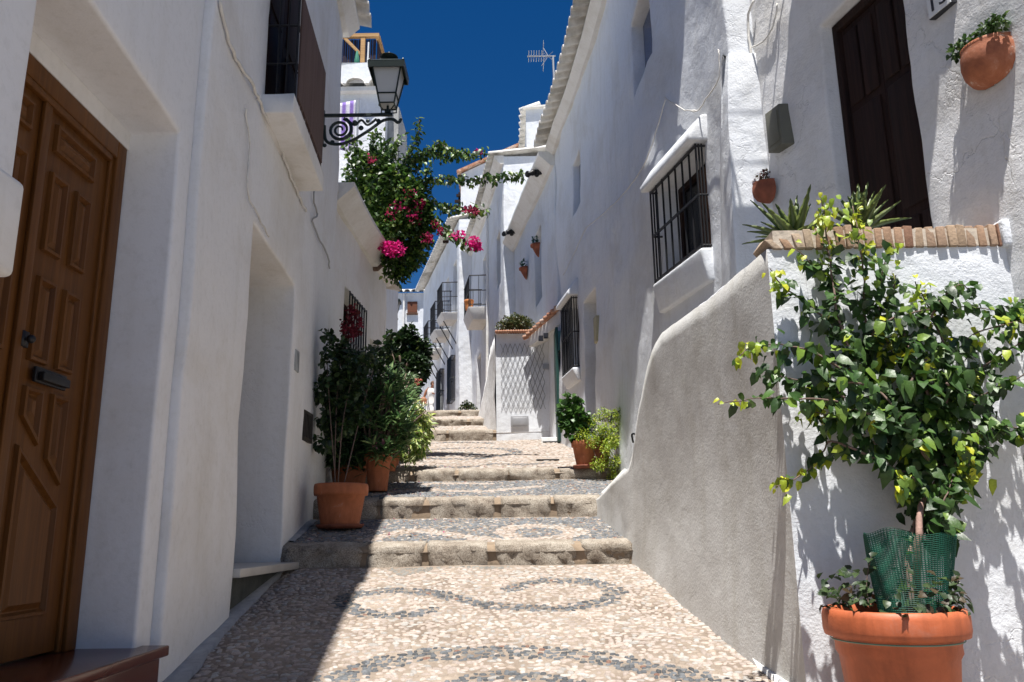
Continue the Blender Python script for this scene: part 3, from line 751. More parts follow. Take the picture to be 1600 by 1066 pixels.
# ---- lanterns
XL6 = interp([(-2.42,13.2),(-3.85,23)])
def lantern(base, reach, scale, label):
    """base: wall point of the bracket's top bar; the arm runs along +X"""
    t = thing('wall_lantern', label, 'lantern', base, 'wall lanterns on brackets'); s = scale; bx_, by, bz = base
    ar = MB(); ar.box((bx_, by-.012*s, bz-.012*s), (bx_+reach, by+.012*s, bz+.014*s)); ar.box((bx_, by-.016*s, bz-.30*s), (bx_+.02*s, by+.016*s, bz+.05*s))
    pts = []; cx, cz = bx_+.165*s, bz-.145*s
    for k in range(40): a = -.2+k*.36; r = (.022+.0024*k)*s; pts.append((cx+r*math.cos(a), by, cz+r*math.sin(a)))
    ar.tube(pts, [.009*s+.0002*k*s for k in range(40)], 6)
    curve = smooth_path([(bx_+.02*s, by, bz-.10*s), (bx_+.04*s, by, bz-.25*s), (bx_+.14*s, by, bz-.29*s), (bx_+.27*s, by, bz-.26*s), (bx_+reach*.68, by, bz-.15*s), (bx_+reach*.86, by, bz-.06*s), (bx_+reach*1.0, by, bz-.045*s), (bx_+reach*1.08, by, bz-.08*s), (bx_+reach*1.12, by, bz-.05*s)], 6)
    ar.tube(curve, [.015*s]*len(curve), 6)
    c2 = smooth_path([(bx_+.22*s, by, bz-.03*s), (bx_+.3*s, by, bz-.10*s), (bx_+.36*s, by, bz-.05*s), (bx_+.42*s, by, bz-.10*s), (bx_+.5*s, by, bz-.04*s)], 5); ar.tube(c2, .011*s, 6)
    for (dx, dz, r) in ((.3, -.07, .022), (.36, -.13, .025), (.42, -.06, .02), (.1, -.27, .022), (.03, -.30, .02), (reach/s*1.12, -.05, .015), (reach/s*.8, -.06, .022), (.25, -.2, .02)): ar.ball((bx_+dx*s, by, bz+dz*s), r*s, 8, 5, (1, .6, 1))
    link('bracket', ar, IRONG, t, False)
    cx = bx_+reach*.93; z0 = bz+.02*s; fr = MB(); H = .36*s; wb, wt = .068*s, .135*s
    low = z0+.07*s
    def sq(w_, z): return [Vector((cx-w_, by-w_, z)), Vector((cx+w_, by-w_, z)), Vector((cx+w_, by+w_, z)), Vector((cx-w_, by+w_, z))]
    A = sq(wb, low); B_ = sq(wb*1.25, low+.09*s); D_ = sq(wt, low+H)
    for i in range(4):
        fr.tube([A[i], B_[i], D_[i]], .008*s, 5); fr.tube([A[i], A[(i+1) % 4]], .008*s, 5); fr.tube([B_[i], B_[(i+1) % 4]], .008*s, 5); fr.tube([D_[i], D_[(i+1) % 4]], .010*s, 5)
        c = A[i]; fr.tube([c, (cx+(c.x-cx)*1.05, by+(c.y-by)*1.05, low-.03*s), (cx+(c.x-cx)*.4, by+(c.y-by)*.4, z0+.01*s)], .006*s, 5)
    fr.lathe((cx, by, 0), [(.001, z0-.005), (.03*s, z0), (.03*s, z0+.015*s), (.012*s, z0+.02*s), (.012*s, low)], 12)
    fo = link('lantern_frame', fr, IRONG, t)
    gl = MB(); A2 = sq(wb-.004*s, low+.004*s); B2 = sq(wb*1.25-.005*s, low+.09*s); D2_ = sq(wt-.008*s, low+H-.004*s); gl.hexa(A2+B2); gl.hexa([p+Vector((0,0,.001)) for p in B2]+D2_); link('glass_panes', gl, LAMPG, fo)
    rf = MB(); E = sq(wt+.03*s, low+H-.05*s); F_ = sq(wt+.035*s, low+H+.015*s); G_ = sq(wt*.55, low+H+.085*s)
    # skirt around the top, open below
    inn = sq(wt+.022*s, low+H-.05*s); inn2 = sq(wt+.022*s, low+H+.004*s)
    for i in range(4):
        j = (i+1) % 4; rf.hexa([E[i], E[j], inn[j], inn[i], F_[i], F_[j], inn2[j], inn2[i]])
    rf.hexa([p+Vector((0,0,.002)) for p in sq(wt+.036*s, low+H+.012*s)]+G_)
    zt = low+H+.085*s
    rf.lathe((cx, by, 0), [(.045*s, zt-.01*s), (.045*s, zt+.03*s), (.06*s, zt+.04*s), (.085*s, zt+.055*s), (.085*s, zt+.062*s), (.045*s, zt+.085*s), (.02*s, zt+.095*s), (.015*s, zt+.11*s), (.001, zt+.115*s)], 20)
    for q in sq(wt+.02*s, low+H+.03*s): rf.ball(q, .010*s, 6, 4)
    link('lantern_roof', rf, IRONG, t, False)
q1 = P(506, 181, 7.1); q2 = P(610, 185, 7.1)
lantern((XL2(7.1)+.0, 7.1, q1.z), (q2.x-XL2(7.1))*1.03, 1.03, 'large black lantern on a scrolled bracket, nearest, high on the left house')
q1 = P(607, 497, 21.5); lantern((XL6(21.5)-.02, 21.5, q1.z+.02), .50, .98, 'smaller looking distant lantern further up the street above the dark tree')

# ---- house L3 (low, overhanging cornice), L4 (tiled eave)
W3 = [onwall(541, 400, XL3, 0, 8.2, 11.3), onwall(547, 545, XL3, 0, 8.2, 11.3)]
h3 = [(9.05, 9.95, 2.9, 4.15, .25), (10.35, 10.85, 2.9, 3.85, .25)]
L3, _ = house('white_house', 'low white house behind the shrubs on the left, with overhanging cornice and dark barred window', XL3, 8.2, 11.3, 1.0, 4.95, h3, 1, PLL, depth=4.5, amp=.018)
link('cornice', cornice(XL3, 8.25, 11.35, 5.08, 1, .24, .22, 3, .014), PLT, L3)
ht = MB(); ht.box((-6.4, 8.2, 4.96), (-1.85, 11.3, 5.04)); link('roof_terrace', ht, PLT, L3)
link('window_grille', grille(XL3, 1, 9.08, 9.92, 2.95, 4.1, .05, 8, .009, (.5,), False), IRON, L3)
window_frame(L3, XL3, 1, h3[0], DARKW); window_frame(L3, XL3, 1, h3[1], SHUT)
h4 = [(11.7, 12.2, 3.0, 4.2, .25), (12.5, 13.0, 2.9, 4.8, .25)]
L4, _ = house('white_house', 'white house on the left beyond the bougainvillea, with dark gapped roof tiles', XL4, 11.32, 13.2, 1.5, 5.35, h4, 1, PLL, depth=4.5, amp=.014)
link('roof', tile_roof(XL4, 11.2, 13.25, 5.40, 1, .22, 4.0, .22), TILEW, L4, True)
window_frame(L4, XL4, 1, h4[0], SHUT); back_fill(L4, XL4, 1, h4[1], DARKW, 'door')
h6 = [(19.2, 20.1, 4.2, 6.2, .2)]
L6, _ = house('white_house', 'narrow strip of white wall on the left that carries the distant lantern', XL6, 13.22, 23, 2.0, 7.2, h6, 1, PLL, depth=4.5, step=.5)
back_fill(L6, XL6, 1, h6[0], DARKW, 'door')
link('roof', tile_roof(XL6, 13.5, 23, 7.2, 1, .08, 4.5, .22), TILEW, L6, True)

# ---- tower house L5 behind with parapet, scalloped tiles, reed screen
L5 = thing('white_tower_house', 'tall white house behind the bougainvillea with scalloped tile eave and reed screen on its roof', 'house', (-6, 15, 2))
def quadwall(mb, a, b, z0, z1, n=8, amp=.02):
    a, b = Vector(a), Vector(b); base = len(mb.v); nz_ = 12
    for i in range(n+1):
        for j in range(nz_+1):
            p = a.lerp(b, i/n); z = z0+(z1-z0)*j/nz_; o_ = fbm(p.x*1.1, p.y+z, 3, .8)*amp; d_ = (b-a).normalized(); nn = Vector((d_.y, -d_.x, 0)); mb.v.append((p.x+nn.x*o_, p.y+nn.y*o_, z))
    for i in range(n):
        for j in range(nz_): q = base+i*(nz_+1)+j; mb.f.append((q, q+nz_+1, q+nz_+2, q+1))
def block(name, x0, x1, y0, y1, z0, z1, mat, parent, amp=.02, bevel=.0):
    mb = MB(); quadwall(mb, (x0, y0, 0), (x1, y0, 0), z0, z1, 10, amp); quadwall(mb, (x1, y0, 0), (x1, y1, 0), z0, z1, 6, amp); quadwall(mb, (x1, y1, 0), (x0, y1, 0), z0, z1, 4, amp); quadwall(mb, (x0, y1, 0), (x0, y0, 0), z0, z1, 4, amp)
    mb.add([(x0, y0, z1), (x1, y0, z1), (x1, y1, z1), (x0, y1, z1)], [(0,1,2,3)])
    return link(name, mb, mat, parent, True)
zE = P(560, 141, 15).z; zP = P(560, 101, 15).z; xR = P(603, 165, 15).x; xS = P(587, 101, 15).x
block('wall', -7, xR, 15, 17.2, 2, zE, PLR, L5)
block('parapet', -7, P(604, 115, 15).x, 14.93, 17, zE+.12, zP, PLR, L5)
XF = None
def front_tiles(x0, x1, yf, z, over=.12, pitch=.24, r=.07, depth=.6, slope=.3):
    mb = MB(); n = int((x1-x0)/pitch); p = (x1-x0)/n; prof = []
    for i in range(n):
        xc = x0+(i+.5)*p
        for s_ in range(8): a = math.pi*s_/7; prof.append((xc-math.cos(a)*p*.4, math.sin(a)*r))
        prof.append((xc+p*.5, -.02))
    m = len(prof)
    for (yo, dz, th) in ((-over, 0, 0), (depth, slope*(depth+over), 0)):
        for (xx, h) in prof: mb.v.append((xx, yf+yo, z+h+dz))
    for (xx, h) in prof: mb.v.append((xx, yf-over, z+h-.018))
    for (xx, h) in prof: mb.v.append((xx, yf+depth, z+h-.018+slope*(depth+over)))
    for i in range(m-1): mb.f += [(i, i+1, m+i+1, m+i), (i, 2*m+i, 2*m+i+1, i+1), (2*m+i, 3*m+i, 3*m+i+1, 2*m+i+1)]
    return mb
link('tile_eave', front_tiles(-7, xR+.1, 15, zE+.03, .22, .42, .13), TILEW, L5, True)
mb = MB(); mb.box((-7, 14.86, zE-.09), (xR+.04, 14.999, zE+.0)); link('cornice', mb, PLT, L5)
xa, xb = xR+.005, P(622, 200, 15.2).x; block('chimney_stack', xa, xb, 15.25, 16.5, 7.0, P(612, 168, 15.25).z, simple('grey_rendered_block', (.36,.36,.35), .95, 0, .8, 12, .25), L5)
mb = MB(); mb.hexa([(-2.75, 15.2, 6.2), (-2.6, 15.2, 6.2), (-2.6, 16.55, 6.2), (-2.75, 16.55, 6.2), (-2.75, 15.2, 7.0), (xb+.04, 15.2, 7.0), (xb+.04, 16.55, 7.0), (-2.75, 16.55, 7.0)]); link('corbel', mb, PLT, L5)
# reed screen and timber frame on the roof
t = thing('roof_screen', 'dark reed screen in a pale timber frame on top of the tower house', 'screen', (xS-1.7, 15.2, zP)); zs1 = P(560, 53, 15.2).z
mb = MB(); x = xS-2.2
while x < xS-.04: mb.tube([(x, 15.3+random.uniform(-.01, .01), zP+.005), (x+random.uniform(-.008, .008), 15.3, zs1-.08)], .011, 4); x += .024
y = 15.34
while y < 16.6: mb.tube([(xS-.03, y, zP+.005), (xS-.03, y, zs1-.08)], .011, 4); y += .024
link('reed_panel', mb, REED, t)
mb = MB(); mb.box((xS-2.3, 15.18, zs1-.075), (xS+.02, 15.27, zs1)); mb.box((xS-.06, 15.28, zs1-.07), (xS+.03, 16.7, zs1-.005)); link('top_rail', mb, PALEW, t)
for xx, yy in ((xS-.32, 15.2), (xS-.03, 16.6), (xS-1.5, 15.2)):
    mb = MB(); mb.box((xx-.04, yy-.01, zP+.0), (xx+.05, yy+.075, zs1-.08)); link('post', mb, PALEW, t)
mb = MB(); mb.prism([(xS-.75, 15.19, zs1-.08), (xS-.67, 15.19, zs1-.08), (xS-.37, 15.19, zs1-.42), (xS-.37, 15.19, zs1-.50)], (0, .05, 0)); link('brace', mb, PALEW, t)
mb = MB(); mb.tube([(xS-.2, 15.17, zP), (xS-.19, 15.17, zP+.62)], .018, 6); o = link('white_pole', mb, WHITEC, None, origin=(xS-.2, 15.17, zP)); tag(o, 'short white pole standing right of the timber post on the tower roof', 'pole')
mb = MB(); mb.lathe((xS-.42, 15.15, 0), [(.001, zP+.42), (.02, zP+.40), (.05, zP+.2), (.06, zP+.02), (.001, zP)], 9, lambda a, z: .35*math.sin(3*a)); o = link('folded_parasol', mb, simple('green_cloth', (.03,.18,.12), .8), None, True, origin=(xS-.42, 15.15, zP)); tag(o, 'folded green parasol leaning by the reed screen', 'parasol')
# striped sheet on a line
za = P(560, 165, 14.6).z
def cloth(xa, xb, yf, zt, zb, name, label, stripes, slope=0):
    mb = MB(); n = 36; m = 14; cols = []
    for i in range(n+1):
        for j in range(m+1):
            x = xa+(xb-xa)*i/n; z = zt+slope*i/n+(zb-zt-slope*i/n)*j/m
            mb.v.append((x, yf+.03*math.sin(i*.9)*(j/m)+.01*math.sin(i*2.1+j*.5), z)); c = stripes(i/n); cols.append((*c, 1))
    for i in range(n):
        for j in range(m): q = i*(m+1)+j; mb.f.append((q, q+m+1, q+m+2, q+1))
    o = link(name, mb, CLOTH, None, True, origin=(xa, yf, zb), fix=False); vcol(o.data, cols); md = o.modifiers.new('thick', 'SOLIDIFY'); md.thickness = .004
    tag(o, label, 'sheet'); return o
CLOTH = attr_mat('cotton_sheet', .9, .25, .1, bs=.1, bscale=30)
a = P(524, 170, 14.4); b = P(556, 158, 14.4); c = P(540, 228, 14.4)
cloth(a.x-.5, b.x, 14.4, P(540, 170, 14.4).z, c.z-.1, 'bed_sheet', 'lilac and white striped sheet drying behind the lantern bracket', lambda u: (.30,.20,.55) if (u*6.3 % 1) > .52 else (.78,.76,.82), .18)
mb = MB(); mb.tube([(b.x+.05, 14.4, 5.0), (b.x+.05, 14.4, P(558, 155, 14.4).z)], .022, 7); o = link('laundry_pole', mb, METAL, None, origin=(b.x+.05, 14.4, 5)); tag(o, 'upright grey pole that holds the striped sheet', 'pole')
# ---- far house closing the street
FH = thing('far_white_house', 'white house closing the end of the street, with a brown shuttered window', 'house', (-8, 34, 3.9))
zt = P(640, 458, 34).z; x0 = P(618, 500, 34).x; x1 = P(690, 500, 34).x
block('wall', -9.5, x1, 34, 40, 3.2, zt, PLR, FH); link('tile_eave', front_tiles(-9.5, x1+.2, 34, zt+.02, .25, .30, .09, 3), TILEW, FH, True)
a = P(637, 472, 34); b = P(652, 489, 34)
mb = MB()
for k in range(12): z = b.z+(a.z-b.z)*k/12; mb.box((a.x, 33.93, z+.002), (b.x, 33.97, z+(a.z-b.z)/12-.006))
wn = link('window', mb, simple('reddish_shutter', (.16,.05,.02), .6), FH); mb = MB(); mb.box((a.x-.03, 33.9, b.z-.09), (b.x+.03, 33.99, b.z-.03)); link('window_sill', mb, SHUT, wn)
q = P(631, 480, 33.9); mb = MB(); mb.tube([(q.x, 33.9, zt-.05), (q.x, 33.9, 4.2)], .045, 8); link('drainpipe', mb, PLT, FH)
# ================================================================== HOUSES, RIGHT SIDE
XR0 = interp([(2.95,1.2),(2.31,3.61),(1.98,4.85),(1.80,5.35)])
D19 = (4.03, 4.73, 2.45, 4.52, .16)
def bat0(y, z):
    s1 = min(1, max(0, (z-4.55)/.35)); s2 = min(1, max(0, (y-4.9)/.3)); return 0
R0, _ = house('white_house', 'nearest white house on the right, with the dark weathered door above the planter', XR0, .2, 5.42, -.4, 8.2, [D19], -1, PLX, depth=4, amp=.03, step=.11, freq=1.3, batter=bat0)
# weathered door leaves
ym = 4.38; dxo = lambda y: XR0(y)+.155
fr = MB()
def bar19(mb, a, b, c, d, o0, th): mb.prism([(dxo(a)-o0, a, c), (dxo(b)-o0, b, c), (dxo(b)-o0, b, d), (dxo(a)-o0, a, d)], (-th, 0, 0))
for (a, b, c, d) in ((4.035, 4.075, 2.46, 4.51), (4.685, 4.725, 2.46, 4.51), (4.075, 4.685, 4.45, 4.51)): bar19(fr, a, b, c, d, 0, .06)
link('door_frame', fr, DARKW, R0, bevel=.005)
for (a, b) in ((4.08, 4.378), (4.382, 4.68)):
    mb = MB(); bar19(mb, a, b, 2.46, 4.445, 0, .03); lf = link('door_leaf', mb, DARKW, R0)
    for (c, d) in ((2.5, 2.66), (2.72, 3.02), (3.08, 3.85), (3.9, 4.40)):
        cols_ = ((a+.03, b-.03),) if (c, d) == (3.08, 3.85) else ((a+.025, (a+b)/2-.012), ((a+b)/2+.012, b-.025))
        for (p0, p1) in cols_:
            pn = MB(); bar19(pn, p0, p1, c, d, .0305, .014); link('door_panel', pn, DARKW, lf, bevel=.007)
# eaves of the two near houses
link('roof', tile_roof(XR0, .2, 5.42, 8.22, -1, .34, 4, .25), TILEW, R0, True)
# unseen balcony above the door, added to shade the wall around it
bk = MB(); bk.hexa([(XR0(y)-o_, y, z) for z in (5.32, 5.46) for (y, o_) in ((3.32, .62), (3.32, -.05), (4.75, -.05), (4.75, .62))]); bal = link('balcony', bk, PLT, R0, bevel=.015)
rl = MB()
for k in range(14): y = 3.36+1.35*k/13; rl.tube([(XR0(y)-.58, y, 5.46), (XR0(y)-.58, y, 6.3)], .009, 5)
for z in (5.5, 5.9, 6.3): rl.tube([(XR0(3.36)+.02, 3.36, z), (XR0(3.36)-.58, 3.36, z), (XR0(4.71)-.58, 4.71, z), (XR0(4.71)+.02, 4.71, z)], .011, 5)
link('railing', rl, IRON, bal)
# ---- R1
W1 = (5.95, 6.80, 3.45, 4.30, .22); WU = (6.8, 7.6, 5.68, 6.5, .17); WS = (11.1, 11.65, 6.02, 6.85, .16); DR = (10.35, 11.12, 2.2, 4.5, .32); WB = (11.48, 12.15, 3.66, 4.7, .2)
def bat1(y, z):
    lo = max(0, 1.0-(z-gz(y))/2.2)
    return .07*lo*lo+.03*noise.noise(Vector((y*.7, z*.7, 9)))
R1, _ = house('white_house', 'long white house on the right with two barred windows and small unglazed openings', XR1, 5.36, 13.0, .6, 7.86, [W1, WU, WS, DR, WB], -1, PLR, depth=4.2, amp=.028, step=.12, batter=bat1, freq=1.1)
link('roof', tile_roof(XR1, 5.36, 13.0, 7.88, -1, .36, 4.2, .25), TILEW, R1, True)
link('cornice', cornice(XR1, 5.4, 12.98, 7.84, -1, .16, .14, 2), PLT, R1)
def bay(parent, W, hood=True, ledge=True, out=.10, nb=8, sill_drop=.34, htop=.22):
    ya, yb, za, zb, dep = W
    wf = window_frame(parent, XR1, -1, W, DARKW)
    link('window_grille', grille(XR1, -1, ya-.03, yb+.03, za-.01, zb, out, nb, .009, (.5,)), IRON, wf)
    if hood: link('window_hood', hood_block(XR1, -1, ya-.09, yb+.09, zb+.01, out+.07, htop, .03, .05), PLR, wf, bevel=.018)
    if ledge:
        mb = MB()
        def sec(y): return [(XR1(y)+.03, y, za-sill_drop), (XR1(y)-out*.25-.03, y, za-sill_drop+.0), (XR1(y)-out-.02, y, za-.05), (XR1(y)-out-.02, y, za-.015), (XR1(y)+.03, y, za-.015)]
        a, b = sec(ya-.05), sec(yb+.05); n = 5
        mb.add(a+b, [tuple(range(n)), tuple(range(n, 2*n))[::-1]]+[(i, (i+1) % n, (i+1) % n+n, i+n) for i in range(n)])
        link('window_sill', mb, PLR, wf, bevel=.02)
    return wf
b1 = bay(R1, W1, out=.07, sill_drop=.28); back_fill(b1, XR1, -1, (W1[0]+.05, 6.35, W1[2]+.05, W1[3]-.05, .17), SHUT, 'shutter', split=False)
bay(R1, WB, nb=9, htop=.26, sill_drop=.2)
bg_ = MB(); bg_.box((0,0,0),(0,0,0)) if False else None
for h, m_ in ((WU, BLUEG), (WS, simple('painted_interior_shade', (.16,.18,.22), .7))):  # grey-blue panel colour stands in for the slot's shaded interior
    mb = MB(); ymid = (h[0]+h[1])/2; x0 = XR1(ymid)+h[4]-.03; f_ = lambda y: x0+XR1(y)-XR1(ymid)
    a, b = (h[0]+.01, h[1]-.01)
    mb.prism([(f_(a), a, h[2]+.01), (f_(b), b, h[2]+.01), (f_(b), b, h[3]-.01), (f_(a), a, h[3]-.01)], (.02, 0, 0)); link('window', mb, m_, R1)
back_fill(R1, XR1, -1, DR, DARKW, 'door')
# buttress
bt = MB(); n_ = 14
for k in range(n_+1):
    z = 1.0+(4.72-1.0)*k/n_; t_ = 1-k/n_; o_ = .12*t_**.6+.012*noise.noise(Vector((z*3, 1, 1))); yb0, yb1 = 5.33-.02*t_, 5.42+.56*t_**.6
    bt.v += [(1.86, yb0, z), (XR1(5.4)-o_, yb0+.0, z), (XR1(5.5)-o_*.92, yb0+.12, z), (XR1(5.6)-o_*.75, (yb0+yb1)/2, z), (XR1(yb1)-o_*.15, yb1, z), (XR1(yb1)+.1, yb1+.05, z)]
for k in range(n_):
    for j in range(5): bt.f.append((k*6+j, k*6+j+1, k*6+7+j, k*6+6+j))
bt.f.append(tuple(n_*6+j for j in range(6)))
sb = link('buttress', bt, PLR, R1, True, bevel=.03)
# ---- stair block with brick-capped planter in front
ST = thing('stair_wall', 'grey rendered side wall and white front of the raised landing on the right', 'wall', (1.2, 3.61, .6))
ztop = P(1300, 388, 3.61).z-.0
def toph(y):
    pts = [(3.61, ztop+.0), (4.4, ztop+.0), (5.3, ztop+.02), (5.50, ztop-.02), (5.75, ztop-.16), (6.0, ztop-.36), (6.34, ztop-.78), (6.6, 1.78), (7.57, 1.62), (8.7, 2.02)]
    return float(np.interp(y, [p[0] for p in pts], [p[1] for p in pts]))
sw = MB(); ys = list(np.linspace(3.61, 7.55, 50))+list(np.linspace(7.6, 8.7, 12)); m_ = 22
for i, y in enumerate(ys):
    zt_ = toph(y)+.006*noise.noise(Vector((y*6, 0, 4)))*(1 if i else 0)+.006*noise.noise(Vector((y*22, 0, 4)))
    for j in range(m_+1):
        z = gz(y)-.25+(zt_-gz(y)+.25)*j/m_; o_ = .016*fbm(y, z, 2, 1.2)+.004*noise.noise(Vector((y*9, z*9, 2))); lo = max(0, 1-(z-gz(y))/.9); o_ -= .05*lo*lo; o_ *= min(1, (y-3.61)/.35)
        sw.v.append((SW(y)+o_, y, z))
    for k, dx in enumerate((.03, .10, .16, .18)): sw.v.append((SW(y)+dx, y, zt_+(.012 if k in (0,1) else -.01 if k == 2 else -.4)))
nn_ = m_+5
for i in range(len(ys)-1):
    for j in range(nn_-1): q = i*nn_+j; sw.f.append((q, q+1, q+nn_+1, q+nn_))
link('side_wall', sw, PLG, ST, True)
fw = MB(); nx = 26
for i in range(nx+1):
    x = SW(3.61)+(2.40-SW(3.61))*i/nx
    for j in range(27):
        z = .35+(ztop-.35)*j/26; fw.v.append((x, 3.61+(.014*fbm(x, z, 1, 1.4)+.004*noise.noise(Vector((x*8, z*8, 2))))*min(1, i/3)-.04*max(0, 1-(z-.6)/.7)**2*0, z))
for i in range(nx):
    for j in range(26): q = i*27+j; fw.f.append((q, q+27, q+28, q+1))
fw.add([(SW(3.61)+.002, 3.611, ztop), (2.4, 3.611, ztop), (2.2, 4.9, ztop), (SW(5)+.05, 4.9, ztop)], [(0,1,2,3)])
link('front_wall', fw, PLR2 if 'PLR2' in globals() else PLR, ST, True)
# brick coping, one row of bricks on edge
cp = MB(); cc = []; x = SW(3.61)+.03; zc = ztop; k = 0
hb = P(1400, 352, 3.59).z-ztop
def brick(corners, c):
    n0 = len(cp.v); cp.hexa(corners); cc.extend([(*c, 1)]*8)
while x < 2.27:
    wd = random.uniform(.033, .042); h = hb+random.uniform(-.008, .008); v = random.uniform(.75, 1.15)
    c = random.choice([(.34,.22,.145), (.40,.29,.20), (.32,.18,.12), (.44,.34,.25), (.36,.25,.175)]); c = tuple(q*v for q in c)
    xe = x+wd; y0 = 3.592+random.uniform(-.006, .006); tz = 0; lean = 0
    if k < 4: tz = -.03*(4-k)*.5; lean = -.02*(4-k)/2
    j = lambda: random.uniform(-.004, .004)
    brick([(x+j(), y0, zc-.004), (xe+j(), y0+j(), zc-.004), (xe, y0+.2, zc-.004), (x, y0+.2, zc-.004), (x+lean+j(), y0+.006, zc+h+tz+j()), (xe+lean+j(), y0+.006+j(), zc+h+tz+j()), (xe+lean, y0+.2, zc+h), (x+lean, y0+.2, zc+h+tz)], c)
    x = xe+random.uniform(.006, .013); k += 1
o = link('brick_coping', cp, BRICK, ST, bevel=.005, fix=False); vcol(o.data, cc)
mo = MB(); mo.box((SW(3.61)+.03, 3.603, zc+.001), (2.26, 3.76, zc+hb-.014)); link('mortar_joint', mo, simple('pale_joint_mortar', (.55,.47,.38), .95, 0, .8, 60, .2), ST)
# returning tiles along the street side of the planter
rt = MB(); rc = []
cp = rt; cc = rc
y = 3.60
while y < 3.6:
    wd = .16; c = random.choice([(.40,.20,.12), (.30,.10,.06), (.48,.30,.2)])
    xs_ = SW(y); brick([(xs_+.0, y, ztop+.012), (xs_+.16, y, ztop+.012), (xs_+.14, y+wd, ztop+.012), (xs_-.016, y+wd, ztop+.012), (xs_+.02, y, ztop+.04), (xs_+.16, y, ztop+.075), (xs_+.14, y+wd, ztop+.075), (xs_+.0, y+wd, ztop+.04)], c)
    y += wd+.02
cr = MB(); pth = []; rad = []
y = 3.7
while y < 6.6: pth.append((SW(y)+.03+.012*noise.noise(Vector((y*7, 1, 1))), y, toph(y)+.0+.006*noise.noise(Vector((y*9, 4, 1))))); rad.append(.017+.010*noise.noise(Vector((y*11, 2, 1)))); y += .045
cr.tube(pth, rad, 7); link('limewash_crust', cr, PLR, ST, True)
en = MB(); en.box((2.275, 3.57, ztop-.01), (2.34, 3.8, ztop+hb+.02)); link('coping_end', en, PLR, ST, bevel=.015)
so_ = MB(); so_.box((SW(4)+.15, 3.77, ztop+.005), (1.95, 4.3, ztop+.04)); link('planter_soil', so_, SOIL, ST)

# ---- R2 .. R4
XR2 = interp([(.76,13.02),(.08,17.4)])
h2 = [(14.3, 15.05, 5.55, 6.95, .22), (16.2, 16.7, 3.9, 5.3, .2)]
R2, _ = house('white_house', 'white house on the right with a heavy cornice, black rainwater spouts and hanging pots', XR2, 13.02, 17.4, 2.2, 7.6, h2, -1, PLR, depth=4, amp=.02, step=.2)
link('cornice', cornice(XR2, 13.02, 17.42, 7.78, -1, .26, .26, 3, .012), PLT, R2)
mb = MB(); mb.box((.0, 13.03, 7.60), (5, 17.4, 7.70)); link('roof_terrace', MB().hexa([(.95, 13.03, 7.6), (4.8, 13.03, 7.6), (4.2, 17.39, 7.6), (.25, 17.39, 7.6), (.95, 13.03, 7.74), (4.8, 13.03, 7.74), (4.2, 17.39, 7.74), (.25, 17.39, 7.74)]), PLT, R2)
for h in h2[:1]:
    mb = MB(); ymid = (h[0]+h[1])/2; x0 = XR2(ymid)+h[4]-.03; f_ = lambda y: x0+XR2(y)-XR2(ymid)
    mb.prism([(f_(h[0]), h[0]+.01, h[2]+.01), (f_(h[1]), h[1]-.01, h[2]+.01), (f_(h[1]), h[1]-.01, h[3]-.01), (f_(h[0]), h[0]+.01, h[3]-.01)], (.02, 0, 0)); link('window', mb, BLUEG, R2)
window_frame(R2, XR2, -1, h2[1], METAL)
for (px, py) in ((850, 270), (808, 363)):
    q = onwall(px+6, py, XR2, 0, 13, 17.4); mb = MB(); pts = smooth_path([(q.x+.05, q.y, q.z+.02), (q.x-.12, q.y-.02, q.z+.02), (q.x-.26, q.y-.05, q.z-.01), (q.x-.36, q.y-.08, q.z-.06)], 4, .012); mb.tube(pts, [.05+.012*math.sin(i*1.7) for i in range(len(pts))], 8); mb.ball((q.x-.2, q.y-.02, q.z-.04), .05, 8, 5)
    o = link('rainwater_spout', mb, IRON, None, True, origin=q); tag(o, 'black rainwater spout under the right end of the cornice' if px == 850 else 'black rainwater spout under the left end of the cornice', 'rainwater spout', 'black spouts under the cornice')
def bat3(y, z): return max(0, (5.2-z))*.05
XR3 = interp([(-.15,17.4),(-.75,21.3),(-1.2,23.7)])
a_ = onwall(783, 328, XR3, 0, 17.4, 23.7); b_ = onwall(788, 400, XR3, 0, 17.4, 23.7); print('R3 slot', a_, b_)
h3r = [(18.0, 18.7, 7.0, 8.3, .2), (20.5, 21.4, 6.75, 8.7, .3), (18.4, 19.2, 4.0, 6.0, .25), (21.8, 22.6, 4.3, 6.2, .25)]
R3, _ = house('white_house', 'tall white house on the right with slot window, drainpipe and balcony with an orange pot', XR3, 17.42, 23.7, 2.6, 9.85, h3r, -1, PLR, depth=4.5, amp=.02, step=.25, batter=bat3)
link('roof', tile_roof(XR3, 17.3, 23.7, 9.9, -1, .34, 4.4, .1), TILEW, R3, True)
link('cornice', cornice(XR3, 17.4, 23.7, 9.86, -1, .2, .2, 2, .01), PLT, R3)
for h in h3r: window_frame(R3, XR3, -1, h, DARKW if h[0] != 18.0 else METAL, name='window' if h[3]-h[2] < 1.5 else 'door')
